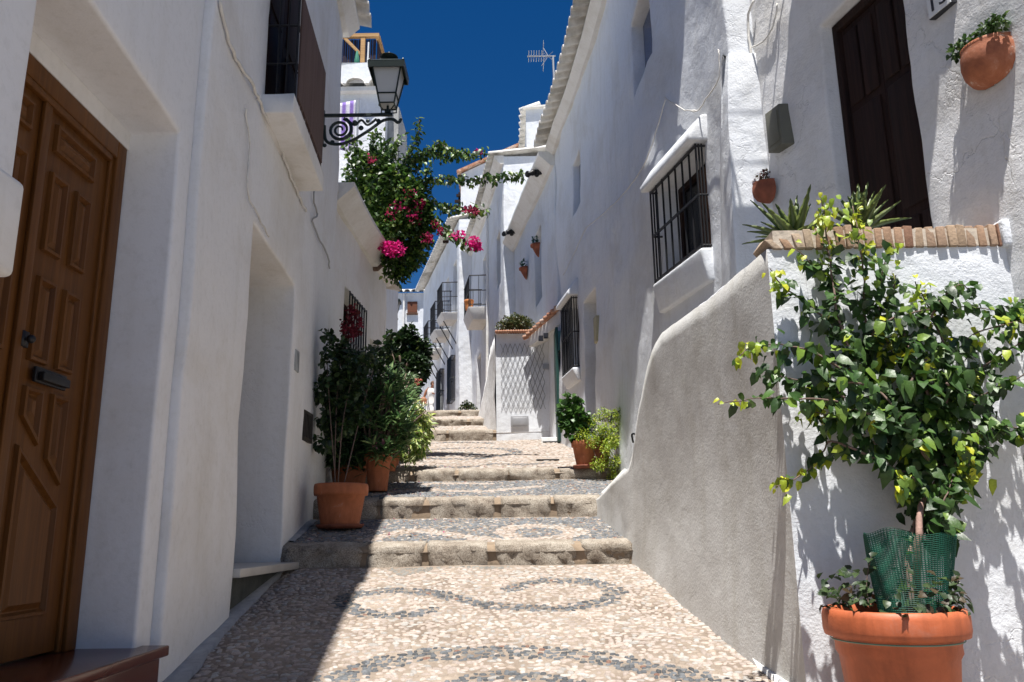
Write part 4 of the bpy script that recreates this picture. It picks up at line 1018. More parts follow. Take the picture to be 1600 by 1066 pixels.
# rooftop tower of R3
zA = P(830, 165, 17.9).z; xA = P(822, 200, 17.9).x
blk = MB(); 
TW = block('roof_tower', xA, xA+2.6, 17.9, 20.5, 9.9, zA, PLR, R3)
mb = MB()
for k in range(7):
    y = 17.95+k*.34; mb.lathe((0,0,0), [(0,0)], 3) if False else None
    pts = [(xA-.14, y, zA-.12+.0), (xA+.35, y, zA+.06)]; mb.tube(pts, .075, 8)
link('tile_eave', mb, TILEW, TW, True)
mb = MB(); mb.hexa([(xA-.08, 17.80, zA-.12), (xA+2.7, 17.80, zA+.1), (xA+2.7, 20.6, zA+.1), (xA-.2, 20.6, zA-.12), (xA-.08, 17.80, zA-.08), (xA+2.7, 17.80, zA+.15), (xA+2.7, 20.6, zA+.15), (xA-.2, 20.6, zA-.08)]); link('roof', mb, TILEW, TW)
XR4 = interp([(-1.58,23.72),(-3.5,31.3)])
h4r = [(24.1, 24.75, 8.0, 9.7, .25), (25.5, 26.15, 7.8, 9.6, .25), (26.95, 27.65, 7.55, 9.4, .25), (24.3, 25.0, 5.3, 6.7, .2), (26.3, 27.1, 5.2, 6.7, .2), (25.3, 26.0, 3.6, 5.6, .3), (28, 28.8, 3.6, 5.6, .3)]
R4, _ = house('white_house', 'far white house on the right with three black-railed balconies', XR4, 23.72, 31.3, 3.0, 10.85, h4r, -1, PLR, depth=4.5, amp=.02, step=.3)
link('roof', tile_roof(XR4, 23.72, 31.3, 10.9, -1, .34, 4.4, .2), TILEW, R4, True)
for h in h4r: window_frame(R4, XR4, -1, h, DARKW, name='window' if h[3]-h[2] < 1.6 else 'door')
for h in (h4r[3], h4r[4]): link('window_grille', grille(XR4, -1, h[0], h[1], h[2], h[3], .12, 9, .014, (.5,)), IRON, R4)
gx = [P(720, 272, 24), P(800, 235, 24)]
mb = MB(); xx0, xx1 = gx[0].x, gx[1].x+1.2; z0_, z1_ = gx[0].z, gx[1].z+(gx[1].z-gx[0].z)*1.2/(gx[1].x-gx[0].x)
mb.hexa([(xx0, 24, 9), (xx1, 24, 9), (xx1, 28, 9), (xx0, 28, 9), (xx0, 24, z0_), (xx1, 24, z1_), (xx1, 28, z1_), (xx0, 28, z0_)]); gb = link('gable_wall', mb, PLR, R4)
mb = MB(); mb.hexa([(xx0-.12, 23.88, z0_+.003), (xx1, 23.88, z1_+.003), (xx1, 28.1, z1_+.003), (xx0-.12, 28.1, z0_+.003), (xx0-.12, 23.88, z0_+.08), (xx1, 23.88, z1_+.08), (xx1, 28.1, z1_+.08), (xx0-.12, 28.1, z0_+.08)]); link('tile_edge', mb, TILEC, gb)
# timber pergola edge behind R4 and rods sticking out of its roof
q = P(712, 300, 25.5)
t = thing('roof_canopy', 'dark slatted timber canopy beside the far gable on the right', 'canopy', (q.x, 25.5, q.z-1))
mb = MB()
for k in range(9): z = P(712, 305+k*9, 25.5).z; x_ = P(722, 305+k*9, 25.5).x; w0 = P(713-k*2.6, 305, 25.5).x; mb = MB(); mb.box((w0, 25.5, z-.03), (x_, 25.62, z+.04)); link('slat', mb, DARKW, t)
mb = MB(); mb.box((P(716,300,25.6).x, 25.63, 10.0), (P(719,300,25.6).x, 25.72, P(712,300,25.6).z)); link('post', mb, DARKW, t)
for (px, py, yy) in ((692, 374, 27), (688, 391, 28.5), (684, 406, 29.5)):
    a = P(px-6, py, yy); mb = MB(); mb.box((a.x, yy, a.z-.03), (a.x+1.1, yy+.12, a.z+.05)); o = link('roof_beam', mb, PLT, None, bevel=.01, origin=a)
    tag(o, {374: 'uppermost of three white beam ends jutting over the far eave', 391: 'middle of three white beam ends jutting over the far eave', 406: 'lowest of three white beam ends jutting over the far eave'}[py], 'beam', 'white beam ends over the far eave')
q = P(678, 440, 33); ch = thing('chimney', 'small square white chimney above the far eave on the right', 'chimney', q); block('stack', P(668, 440, 33).x, P(681, 440, 33).x, 33, 33.6, 8.5, P(672, 424, 33).z, PLR, ch); mb = MB(); mb.box((P(667, 440, 33).x, 32.97, P(672, 424, 33).z+.005), (P(682, 440, 33).x, 33.65, P(672, 424, 33).z+.08)); link('cap', mb, PLT, ch)
# ---- balconies
def balcony(X, ya, yb, zf, out, label, rail_h=.85, slab=.22, struts=True):
    t = thing('balcony', label, 'balcony', (X(ya)-out, ya, zf-slab), 'railed balconies on the right')
    o_ = lambda y: X(y)-out
    mb = MB(); mb.hexa([(o_(ya)+.12, ya+.08, zf-slab), (X(ya)+.02, ya+.08, zf-slab), (X(yb)+.02, yb-.08, zf-slab), (o_(yb)+.12, yb-.08, zf-slab), (o_(ya), ya, zf), (X(ya)+.02, ya, zf), (X(yb)+.02, yb, zf), (o_(yb), yb, zf)]); link('slab', mb, PLT, t, bevel=.01)
    rl = MB(); c = [(X(ya), ya), (o_(ya)+.03, ya+.03), (o_(yb)+.03, yb-.03), (X(yb), yb)]
    for h in (.06, rail_h*.52, rail_h): rl.tube([(x, y, zf+h) for x, y in c], .016 if h == rail_h else .011, 5)
    n = 12
    for i in range(n+1): y = ya+.03+(yb-ya-.06)*i/n; rl.tube([(o_(y)+.03, y, zf), (o_(y)+.03, y, zf+rail_h)], .009, 4)
    for (yy) in (ya+.0,  yb):
        for k in (.1, .5, .95): x = X(yy)+(o_(yy)+.03-X(yy))*k; rl.tube([(x, yy+(.03*k if yy == ya else -.03*k), zf), (x, yy+(.03*k if yy == ya else -.03*k), zf+rail_h)], .009, 4)
    link('railing', rl, IRON, t)
    if struts:
        for yy in (ya+.15, yb-.15):
            s_ = MB(); s_.tube([(o_(yy)+.1, yy, zf-slab-.02), (X(yy)-.0, yy, zf-slab-.75)], .018, 5); link('strut', s_, IRON, t)
    return t
q = P(738, 489, 20.9); balcony(XR3, 20.3, 21.6, q.z, .52, 'nearest balcony, with a terracotta pot, on the tall house', .85, .32, False)
for (ya, yb, zf_, lab) in ((23.95, 24.9, 7.95, 'highest and nearest of the three balconies on the far house'), (25.3, 26.3, 7.75, 'middle one of the three balconies on the far house'), (26.8, 27.8, 7.5, 'farthest and lowest looking of the three balconies on the far house')):
    balcony(XR4, ya, yb, zf_, .5, lab, .95, .22)
# drainpipe R3
a = onwall(762, 395, XR3, -.05, 17.4, 23.7); mb = MB(); mb.tube([(a.x, a.y, 9.6), (a.x-.02, a.y, 6.5), (a.x-.06, a.y, 3.6)], .035, 8); link('drainpipe', mb, PLT, R3)
# ---- trellis wall block T, porch
XT = interp([(-.29,13.9),(-.62,17.3)])
TB = thing('trellis_wall', 'square white wall with diamond trellis and clay-tiled planter top', 'wall', (-.3, 13.9, 2.9)); zT = P(800, 522, 13.9).z
block('front_wall', -.285, .84, 13.9, 14.6, 2.7, zT, PLR, TB, .015)
mb = MB(); ys = np.linspace(13.92, 17.3, 24); m_ = 10
for y in ys:
    zz1 = float(np.interp(y, [13.9, 15.6, 16.6, 17.3], [zT, zT-.02, zT-.5, zT-1.1]))+.02*noise.noise(Vector((y*5, 1, 1)))
    for j in range(m_+1): z = gz(y)-.5+(zz1-gz(y)+.5)*j/m_; lo = max(0, 1-(z-gz(y))/1.3); mb.v.append((XT(y)-.005+.03*fbm(y, z, 4, 1.5)-.1*lo*lo*(0 if y < 14.2 else 1), y, z))
    mb.v.append((XT(y)+.25, y, zz1)); mb.v.append((XT(y)+.25, y, zz1-1.5))
for i in range(len(ys)-1):
    for j in range(m_+2): q = i*(m_+3)+j; mb.f.append((q, q+1, q+m_+4, q+m_+3))
link('side_wall', mb, PLX, TB, True)
mb = MB(); n = 14
for i in range(n): x = -.29+.60*i/n; mb.tube([(x+.02, 13.78, zT+.02), (x+.02, 14.05, zT+.06)], .028, 7)
link('coping_tile', mb, TILEC, TB, True)
tr = thing('trellis', 'dark expanding diamond trellis fixed to the square white wall', 'trellis', (-.2, 13.88, 3.3)); mb = MB()
A = P(782, 537, 13.87); B = P(850, 537, 13.87); D = P(782, 640, 13.87); x0, x1, z0, z1 = A.x, B.x, D.z, A.z; ncol = 9; nrow = 5; dx = (x1-x0)/ncol; dz = (z1-z0)/nrow
for c_ in range(ncol+1):
    for r_ in range(nrow):
        for s_ in (-1, 1):
            if 0 <= c_+s_*.5 <= ncol+.01:
                xa = x0+c_*dx; za_ = z0+r_*dz
                mb.tube([(xa, 13.888+.004*s_, za_), (xa+s_*dx*.5, 13.888+.004*s_, za_+dz*.5)], .0040, 4); mb.tube([(xa+s_*dx*.5, 13.888-.004*s_, za_+dz*.5), (xa, 13.888-.004*s_, za_+dz)], .0040, 4)
link('lattice', mb, simple('grey_weathered_lath', (.24,.24,.25), .8), tr)
a = P(798, 650, 13.87); b = P(826, 667, 13.87); mb = MB(); mb.box((a.x, 13.88, b.z), (b.x, 13.898, a.z)); mb.box((a.x+.03, 13.874, b.z+.03), (b.x-.03, 13.8795, a.z-.03)); o = link('meter_cover', mb, METAL, None, origin=a, bevel=.003); tag(o, 'grey metal meter cover below the trellis', 'meter cover')
a = P(848, 569, 13.87); mb = MB(); mb.box((a.x, 13.87, a.z-.09), (a.x+.11, 13.899, a.z)); 
for k in range(4): mb.box((a.x+.01, 13.862, a.z-.08+.02*k), (a.x+.10, 13.8695, a.z-.07+.02*k))
o = link('intercom', mb, METAL, None, origin=a); tag(o, 'small grey louvred plate right of the trellis, in the porch shade', 'vent')
# porch
PO = thing('porch', 'small tiled porch roof over the green door at the trellis wall', 'porch', (.3, 13.0, 4.5))
A = P(826, 521, 13.6); B = P(861, 489, 13.0)
mb = MB(); rs_ = 10
for i in range(rs_):
    t0 = i/(rs_-1); a0 = Vector((A.x, 13.75, A.z)).lerp(Vector((.80, 12.95, B.z+.1)), t0); mb.tube([a0+Vector((-.09, -.03, -.05)), a0+Vector((.3, .10, .13))], .042, 8)
link('roof_tile', mb, TILEC, PO, True)
mb = MB(); mb.hexa([(A.x, 13.7, A.z-.22), (.80, 12.95, B.z-.20), (.9, 13.6, B.z-.1), (A.x+.3, 14.2, A.z-.1), (A.x, 13.7, A.z-.04), (.80, 12.95, B.z+.03), (.9, 13.6, B.z+.1), (A.x+.3, 14.2, A.z+.05)]); link('porch_beam', mb, PLT, PO, bevel=.01)
for (px, lab) in ((845, 'left one'), (853, 'right one')):
    q = P(px, 525 if px > 850 else 529, 13.15); mb = MB(); mb.box((q.x-.04, 13.13, q.z-.045), (q.x+.04, 13.15, q.z+.045)); mb.box((q.x-.03, 13.122, q.z-.03), (q.x+.03, 13.1295, q.z+.03)); o = link('number_tile', mb, BLACKC, None, origin=q); tag(o, 'dark square number tile under the porch roof, '+lab+' of the pair', 'sign', 'dark tiles under the porch roof')
mb = MB(); mb.box((.70, 12.85, 2.75), (.745, 13.85, 4.6)); gd = link('green_door', mb, GREEND, R2, bevel=.004)
q = onwall(868, 535, XR1, -.02, 12, 13); mb = MB(); mb.box((q.x-.02, q.y-.12, q.z-.16), (q.x+.03, q.y+.12, q.z+.16)); mb.box((q.x-.028, q.y-.09, q.z-.1), (q.x-.021, q.y+.09, q.z+.12)); o = link('wall_plaque', mb, TEAL, None, origin=q, bevel=.003); tag(o, 'teal ceramic plaque beside the smaller barred window', 'plaque')
stp = MB(); stp.box((.45, 13.2, 2.6), (.9, 13.88, gz(13.2)+.08)); link('doorstep', stp, PLT, R2, bevel=.01)

# ---- wall furniture right
def wallbox(px0, py0, px1, py1, X, lo, hi, th, mat, name, label, cat, w_=None):
    a = onwall((px0+px1)/2, py0, X, 0, lo, hi); b = onwall((px0+px1)/2, py1, X, 0, lo, hi); l_ = onwall(px0, py1, X, 0, lo, hi); r_ = onwall(px1, py1, X, 0, lo, hi)
    y0, y1 = min(l_.y, r_.y), max(l_.y, r_.y)
    if w_: m = (y0+y1)/2; y0, y1 = m-w_/2, m+w_/2
    mb = MB(); z0, z1 = b.z, a.z
    mb.hexa([(X(y0)-th, y0, z0), (X(y0)+.03, y0, z0), (X(y1)+.03, y1, z0), (X(y1)-th, y1, z0), (X(y0)-th, y0, z1), (X(y0)+.03, y0, z1), (X(y1)+.03, y1, z1), (X(y1)-th, y1, z1)])
    o = link(name, mb, mat, None, bevel=.006, origin=(X(y0)-th, y0, z0)); tag(o, label, cat); return o, (y0, y1, z0, z1)
o, mbx = wallbox(1208, 165, 1243, 232, XR0, 4.7, 5.4, .06, BOXG, 'meter_box', 'square greenish grey meter box on the right wall above the agaves', 'meter box', .145)
mb = MB(); y0, y1, z0, z1 = mbx; mb.box((XR0(y0)-.069, y0+.03, z0+.05), (XR0(y0)-.0605, y0+.055, z0+.075)); d_ = bpy.data.meshes.new('lock')
fp = MB(); fp.hexa([(XR0(y_)-.0605-o_, y_, z_) for z_ in (z0+.035, z1-.035) for (y_, o_) in ((y0+.02, .006), (y0+.02, 0), (y1-.02, 0), (y1-.02, .006))]); link('cover', fp, BOXG, o, bevel=.002)
mbk = MB(); mbk.lathe((0,0,0), [(.001,0),(.016,0),(.016,.01),(.001,.011)], 12); mbk.v = [(XR0(y0)-.062-v[2], y0+.05+v[0], z0+.07+v[1]) for v in mbk.v]; ok = link('lock', mbk, METAL, o)
wallbox(932, 493, 941, 535, XR1, 9, 11, .05, BEIGE, 'intercom_box', 'tall beige box on the right wall beside the doorway', 'utility box', .16)
# number plate 15
q = onwall(1470, 5, XR0, 0, 3.2, 4.3)
npy0 = onwall(1500, 12, XR0, 0, 3, 4.4).y; npy1 = onwall(1460, 12, XR0, 0, 3, 4.4).y
zb = onwall(1470, 26, XR0, 0, 3, 4.4).z; npl = thing('number_plate', 'white house number plate with black figures at the top right edge', 'sign', (XR0(npy0)-.02, npy0, zb))
mb = MB(); X_ = XR0; y0, y1 = npy0, npy1; z1 = zb+.15
def slabw(o0, th, a, b, c, d): m = MB(); m.hexa([(X_(a)-o0-th, a, c), (X_(a)-o0, a, c), (X_(b)-o0, b, c), (X_(b)-o0-th, b, c), (X_(a)-o0-th, a, d), (X_(a)-o0, a, d), (X_(b)-o0, b, d), (X_(b)-o0-th, b, d)]); return m
link('border', slabw(-.02, .055, y0, y1, zb, z1), BLACKC, npl); link('plate', slabw(.03, .0108, y0+.005, y1-.005, zb+.005, z1-.005), WHITEC, npl)
tx = bpy.data.curves.new('figures', 'FONT'); tx.body = '15'; tx.size = .15; tx.extrude = .001; tx.align_x = 'CENTER'
to = bpy.data.objects.new('figures', tx); C.objects.link(to); to.data.materials.append(BLACKC); to.parent = npl
ymid = (y0+y1)/2; dirv = Vector((X_(y0)-X_(y1), y0-y1, 0)).normalized(); nrm = Vector((-1, (X_(y1)-X_(y0))/(y1-y0), 0)).normalized()
mt = Matrix((( dirv.x, 0, nrm.x, 0), (dirv.y, 0, nrm.y, 0), (0, 1, 0, 0), (0,0,0,1))); L_ = Vector((X_(ymid)-.0435, ymid, zb+.028))-Vector(npl['_loc'])
to.matrix_local = Matrix.Translation(L_)@mt
bpy.context.view_layer.update()
tm = bpy.data.meshes.new_from_object(to.evaluated_get(bpy.context.evaluated_depsgraph_get())); tm2 = bpy.data.objects.new('printed_figures', tm); C.objects.link(tm2); tm2.parent = npl; tm2.matrix_local = Matrix.Translation(L_)@mt; bpy.data.objects.remove(to)
if not tm.materials: tm.materials.append(BLACKC)
# black bracket hook low on wall
q = onwall(971, 668, XR1, -.02, 7, 9.5); mb = MB(); mb.box((q.x-.01, q.y-.02, q.z-.2), (q.x+.02, q.y+.02, q.z+.2)); mb.tube([(q.x, q.y, q.z+.18), (q.x-.1, q.y, q.z+.16), (q.x-.12, q.y, q.z+.05)], .008, 5); o = link('wall_bracket', mb, IRON, None, origin=q); tag(o, 'black iron bracket on the wall above the fine-leaved pot plant', 'bracket')
q = P(998, 625, 6.3); mb = MB(); cx_ = SW(6.2)+.02; mb.tube(smooth_path([(cx_+.02, 6.2, toph(6.2)-.05), (cx_-.0, 6.2, toph(6.2)+.05), (cx_-.04, 6.18, toph(6.2)+.06), (cx_-.03, 6.2, toph(6.2)+.0)], 4), .008, 5); o = link('iron_hook', mb, IRON, None, origin=(cx_, 6.2, toph(6.2))); tag(o, 'small black iron hook on the edge of the grey stair wall', 'hook')
# ---- antenna
AN = thing('television_antenna', 'television antenna on a thin mast above the right eave', 'antenna', P(868, 150, 15)); q0 = P(869, 150, 15); q1 = P(864, 88, 15)
mb = MB(); mb.tube([(q0.x, 15, 7.7), (q1.x, 15, q1.z)], .022, 6); link('mast', mb, AERIAL, AN)
mb = MB(); c = P(845, 88, 15); mb.tube([(P(824, 88, 15).x, 15, c.z), (P(868, 88, 15).x, 15, c.z)], .014, 5)
for k, px in enumerate(range(826, 850, 4)): x = P(px, 88, 15).x; mb.tube([(x, 14.8, c.z), (x, 15.2, c.z)], .007, 4); mb.tube([(x, 15, c.z-.05), (x, 15, c.z+.05)], .006, 4)
x = P(855, 88, 15).x; mb.tube([(x-.12, 15, c.z-.22), (x+.02, 15, c.z), (x-.08, 15, c.z+.2)], .008, 4)
for dz in (-.2, -.14, .14, .2): mb.tube([(x-.08, 14.75, c.z+dz), (x-.08, 15.25, c.z+dz)], .006, 4)
for dz in (-.1, .1): mb.tube([(x-.1, 15, c.z+dz), (x+.12, 15, c.z-dz)], .007, 4)
link('aerial', mb, AERIAL, AN)

# ---- cables
def cable(pts, r, mat, label, wob=.006, k=5):
    mb = MB(); mb.tube(smooth_path(pts, k, wob), r, 5); o = link('cable', mb, mat, None, True, origin=pts[0]); tag(o, label, 'cable'); return o
def wl(pts, X, off, lo, hi): return [tuple(onwall(px, py, X, off, lo, hi)) for px, py in pts]
cable(wl([(345,0),(355,50),(368,90),(392,128),(402,150),(415,180),(438,230),(452,270),(466,305),(478,330)], XL2, .024, 3.8, 8.1), .011, CABLEW, 'thick whitewashed cable sagging diagonally across the left house', .007)
cable(wl([(384,170),(390,230),(386,298),(400,330),(420,370)], XL2, .02, 3.8, 8.1), .006, CABLEW, 'thin painted cable dropping from the thick cable above the recessed doorway', .004)
cable(wl([(497,270),(490,310),(496,335),(488,345),(498,372),(512,400),(515,420)], XL2, .025, 3.8, 8.15), .008, CABLE, 'looped grey cable hanging below the slatted window', .004)
cable(wl([(1178,0),(1168,30),(1171,80),(1174,150),(1180,220),(1186,262)], XR0, -.03, 4.8, 5.34), .010, CABLEW, 'pale vertical cable bundle at the joint of the two right houses', .003)
cable(wl([(1215,5),(1208,40),(1195,62),(1175,74)], XR0, -.03, 4.3, 5.34), .007, CABLEW, 'cable curving down from the top beside the dark door', .003)
cable(wl([(1150,78),(1135,92),(1122,125),(1103,155),(1092,172),(1080,174)], XR1, -.05, 5.4, 6.4), .006, CABLEW, 'pale cables draped over the top of the buttress', .004)
cable(wl([(1092,172),(1070,172),(1050,160),(1038,152)], XR1, -.03, 5.4, 8), .005, CABLEW, 'short cable knotted on the wall above the large window hood', .004)
cable(wl([(1040,155),(1028,195),(1010,250),(985,290),(960,318),(930,345),(915,358),(900,390),(880,430)], XR1, -.045, 5.6, 12.9), .006, CABLEW, 'long thin cable sweeping down the right wall past the barred windows', .003)
cable(wl([(1186,262),(1180,290)], XR0, -.03, 4.8, 5.34), .006, CABLE, 'short grey cable end above the small clay wall pot', .002)
# ================================================================== POTS
def pot(parent, c, r, h, mat, name='pot', lip=.045, taper=.7, wavy=False, seg=40, soil=True):
    rb = r*taper; lo = h-lip*1.35
    prof = [(.001, 0), (rb*.98, 0), (rb, .01), (rb+(r*.88-rb)*.5, lo*.5)]
    if wavy: prof += [(r*.80, lo*.78), (r*.845, lo*.84), (r*.85, lo*.92)]
    prof += [(r*.88, lo), (r*.98, lo+.004), (r, lo+lip*.35), (r, h-lip*.35), (r*.975, h-.004), (r*.94, h), (r*.90, h-.006), (r*.86, h-.03), (r*.84, h-.07)]
    wob = (lambda a, z: (.012*math.sin(a*10) if lo*.76 < z-0 < lo*.86 else 0)) if wavy else None
    mb = MB(); mb.lathe(c, prof, seg, wob); o = link(name, mb, mat, parent, True)
    if soil:
        s_ = MB(); n = 20; s_.lathe((c[0], c[1], c[2]), [(.001, h-.035), (r*.4, h-.04), (r*.86, h-.05)], n); link('soil', s_, SOIL, parent, True)
    return o
def saucer(parent, c, r):
    mb = MB(); mb.lathe(c, [(.001, 0), (r*.9, 0), (r, .02), (r*1.02, .035), (r*.97, .035), (r*.9, .012), (.001, .010)], 32); return link('saucer', mb, TERRAD, parent, True)

# ---------------- foreground vine shrub in its big pot
GREENS = [(.040,.095,.020), (.06,.125,.024), (.024,.055,.016), (.14,.23,.03)]
YG = [(.48,.50,.03), (.34,.42,.03), (.20,.30,.03)]
py_c = 3.27; kc = ray(1398, 975)[0]; pc = Vector((kc*py_c, py_c, gz(py_c)+.0)); rimz = P(1398, 962, py_c).z
BP = thing('potted_vine', 'sprawling green and yellow leaved vine in a large terracotta coloured pot against the white wall', 'potted plant', pc)
hp = rimz-pc.z+.03; r_p = (ray(1505, 975)[0]-ray(1291, 975)[0])*py_c/2*1.0
pot(BP, pc, r_p, hp, PLASTP, 'pot', .075, .66, True, 64)
mb = MB(); mb.lathe(pc, [(r_p*.895, hp-.108), (r_p*.905, hp-.111), (r_p*.895, hp-.114)], 48); link('watering_tube', mb, simple('green_grey_tube', (.12,.25,.2), .5), BP)
YW = 3.61
strokes = [ # px polylines, offset from wall, leaf density factor, tip yellow
 ([(1430,960),(1434,850),(1440,790),(1450,750),(1452,715)], .30, 0, 0, .021),
 ([(1424,960),(1420,860),(1436,800),(1470,735),(1478,690)], .27, .15, 0, .016),
 ([(1452,730),(1420,690),(1385,650),(1360,600),(1335,560),(1310,500),(1300,430),(1292,370),(1288,330),(1282,312)], .17, 1.0, 1, .011),
 ([(1400,660),(1372,570),(1352,500),(1350,440),(1342,375),(1332,322)], .14, .95, 1, .009),
 ([(1440,720),(1400,705),(1350,685),(1310,665),(1275,655)], .2, .55, 0, .008),
 ([(1448,740),(1405,735),(1330,700),(1295,690),(1288,703),(1260,738),(1212,760)], .24, .38, 1, .008),
 ([(1350,640),(1290,625),(1240,623),(1184,623),(1122,632)], .30, .42, 1, .006),
 ([(1340,600),(1290,560),(1245,542),(1184,540),(1156,555)], .22, .8, 1, .007),
 ([(1320,620),(1280,600),(1230,590),(1190,575)], .26, .9, 0, .006),
 ([(1330,530),(1278,488),(1222,445),(1203,420)], .16, .8, 1, .007),
 ([(1310,455),(1281,425),(1241,388)], .12, .55, 1, .005),
 ([(1360,540),(1375,470),(1378,425),(1388,395),(1400,386)], .12, .5, 1, .006),
 ([(1362,560),(1370,510),(1430,488),(1503,478),(1585,490)], .16, .7, 0, .007),
 ([(1430,540),(1470,470),(1500,445),(1525,462)], .15, .7, 0, .006),
 ([(1420,600),(1450,560),(1490,553),(1525,520),(1580,505),(1610,500)], .2, .85, 1, .007),
 ([(1450,640),(1490,600),(1530,575),(1580,545),(1625,515)], .22, 1.0, 0, .008),
 ([(1460,680),(1500,638),(1550,610),(1600,586),(1630,570)], .24, .8, 0, .007),
 ([(1465,720),(1500,700),(1540,668),(1600,668),(1640,650)], .26, 1.0, 1, .008),
 ([(1452,715),(1460,660),(1440,590),(1410,520),(1395,470),(1400,430)], .2, 1.1, 0, .012),
 ([(1455,700),(1480,620),(1475,540),(1450,480),(1430,440)], .18, 1.1, 1, .010),
 ([(1450,720),(1400,640),(1345,590),(1300,560)], .22, 1.1, 0, .009),
 ([(1430,690),(1440,620),(1400,560),(1380,520)], .24, 1.1, 1, .008),
 ([(1460,760),(1490,770),(1505,745),(1515,725)], .3, .9, 2, .006),
 ([(1450,770),(1430,735),(1410,762)], .3, .9, 2, .006),
 ([(1470,735),(1500,720),(1510,690)], .3, 1.0, 1, .006),
 ([(1380,660),(1340,640),(1300,650),(1260,640)], .26, 1.0, 1, .006),
 ([(1350,600),(1320,600),(1290,620),(1270,640)], .28, 1.0, 1, .006),
 ([(1480,600),(1510,620),(1540,650),(1560,690)], .26, .9, 0, .006),
 ([(1440,760),(1470,800),(1465,830),(1485,850)], .30, .7, 0, .006),
 ([(1560,500),(1590,480),(1620,470)], .2, .9, 0, .006),
 ([(1450,800),(1440,770),(1425,745)], .32, 1.1, 0, .006),
 ([(1462,835),(1468,800),(1480,770),(1490,745)], .30, 1.1, 0, .006),
]
lp = []; lc = []; ld = []; lu = []; ll = []
for k_, (pp, off, dens, tipy, r0) in enumerate(strokes):
    n = len(pp); path = []
    for i, (px, py) in enumerate(pp):
        path.append(P(px, py, YW-off*(.6+.4*math.sin(i*1.3+k_))-.035))
    sp = smooth_path(path, 5, .004); mb = MB()
    r0 = r0*.85; mb.tube(sp, [max(.0022, r0*(1-.75*i/len(sp))) for i in range(len(sp))], 6)
    link('branch', mb, BARKP if k_ < 2 else BARK, BP, True)
    if not dens: continue
    Lg = sum((Vector(sp[i+1])-Vector(sp[i])).length for i in range(len(sp)-1)); N = int(Lg*215*dens)
    A, D, T = along(sp, N)
    sprd = .033*min(1.3, dens)+.006
    A = A+rng.normal(size=A.shape)*np.array([sprd, sprd*.8, sprd])*.75
    A[:, 1] = np.minimum(A[:, 1], YW-.02)
    dd = D*.25+rdir(N)*.6+np.array([0, -.45, -.45])
    tipw = np.clip((T-.60)/.30, 0, 1)*(tipy > 0)
    if tipy == 2: tipw = np.clip(T*1.6, 0, 1)
    sel = rng.random(N) < tipw*.9+.03
    c = mixcol(N, GREENS, (5, 4, 4, 1.6), .25); cy = mixcol(N, YG, (2, 3, 2), .2); c[sel] = cy[sel]
    size = np.where(sel, rng.uniform(.026, .054, N), rng.uniform(.026, .066, N))*np.clip(1.1-T*.35, .6, 1.1)
    if len(A): 
        hang = np.array([0, -.7, 1.0])+rng.normal(size=(N, 3))*.35
        lp.append(A); ld.append(dd); lc.append(c); lu.append(hang); ll.append(size)
A = np.concatenate(lp); L_ = np.concatenate(ll)
leaf_obj('foliage', [leaves(A, np.concatenate(ld), np.concatenate(lu), L_, L_*.88, np.concatenate(lc), .35, .95, .22, -1.0)], LEAF, BP)
print('vine leaves', len(A))
# ivy at the pot rim
lp = []; 
N = 230; a = rng.uniform(0, 2*math.pi, N); rr = r_p*rng.uniform(.55, .98, N)
A = np.stack([pc.x+rr*np.cos(a), pc.y+rr*np.sin(a), pc.z+hp+rng.uniform(-.02, .07, N)+(np.abs(np.sin(a*2.2)) > .7)*rng.uniform(0, .09, N)], 1)
d_ = np.stack([np.cos(a), np.sin(a), np.full(N, -.1)], 1)+rdir(N)*.8
leaf_obj('ground_ivy', [leaves(A, d_, np.array([0, -.3, 1])+rng.normal(size=(N, 3))*.3, rng.uniform(.025, .045, N), rng.uniform(.022, .04, N), mixcol(N, [(.03,.055,.02), (.055,.09,.03), (.07,.05,.025)], (4, 3, 1)), .3, .3)], LEAF, BP)
# a rising ivy shoot left and right of the net
for (px, py0, py1) in ((1358, 950, 870), (1496, 945, 900)):
    pth = smooth_path([P(px, py0, py_c-.05), P(px-4, (py0+py1)/2, py_c-.04), P(px+3, py1, py_c-.04)], 4); mb = MB(); mb.tube(pth, .002, 4); link('ivy_stem', mb, BARK, BP)
    A, D, T = along(pth, 14); leaf_obj('ground_ivy', [leaves(A, D*.2+rdir(14), np.array([0, -.5, 1])+rdir(14)*.3, .034, .032, mixcol(14, [(.03,.055,.02), (.05,.08,.03)], (1, 1)), .3, .3)], LEAF, BP)
# green net sleeve
nb = MB(); nu, nv = 74, 42; zb0 = P(1428, 962, py_c).z; zt0 = P(1428, 832, py_c-.0).z; cx_ = P(1430, 900, py_c).x
for j in range(nv+1):
    t = j/nv; rad = .125+.045*t
    for i in range(nu):
        a = 2*math.pi*i/nu; rr = rad*(1+.05*math.sin(3*a+2*t)+.03*math.sin(7*a+4*t)); z = zb0+(zt0-zb0)*t+(.012*math.sin(2*a)+.008*math.sin(5*a))*t
        nb.v.append((cx_+rr*math.cos(a), py_c+.03+rr*.72*math.sin(a), z))
for j in range(nv):
    for i in range(nu): nb.f.append((j*nu+i, j*nu+(i+1) % nu, (j+1)*nu+(i+1) % nu, (j+1)*nu+i))
o = link('plastic_net', nb, NET, BP); md = o.modifiers.new('wire', 'WIREFRAME'); md.thickness = .0046; md.use_replace = True; md.use_even_offset = False

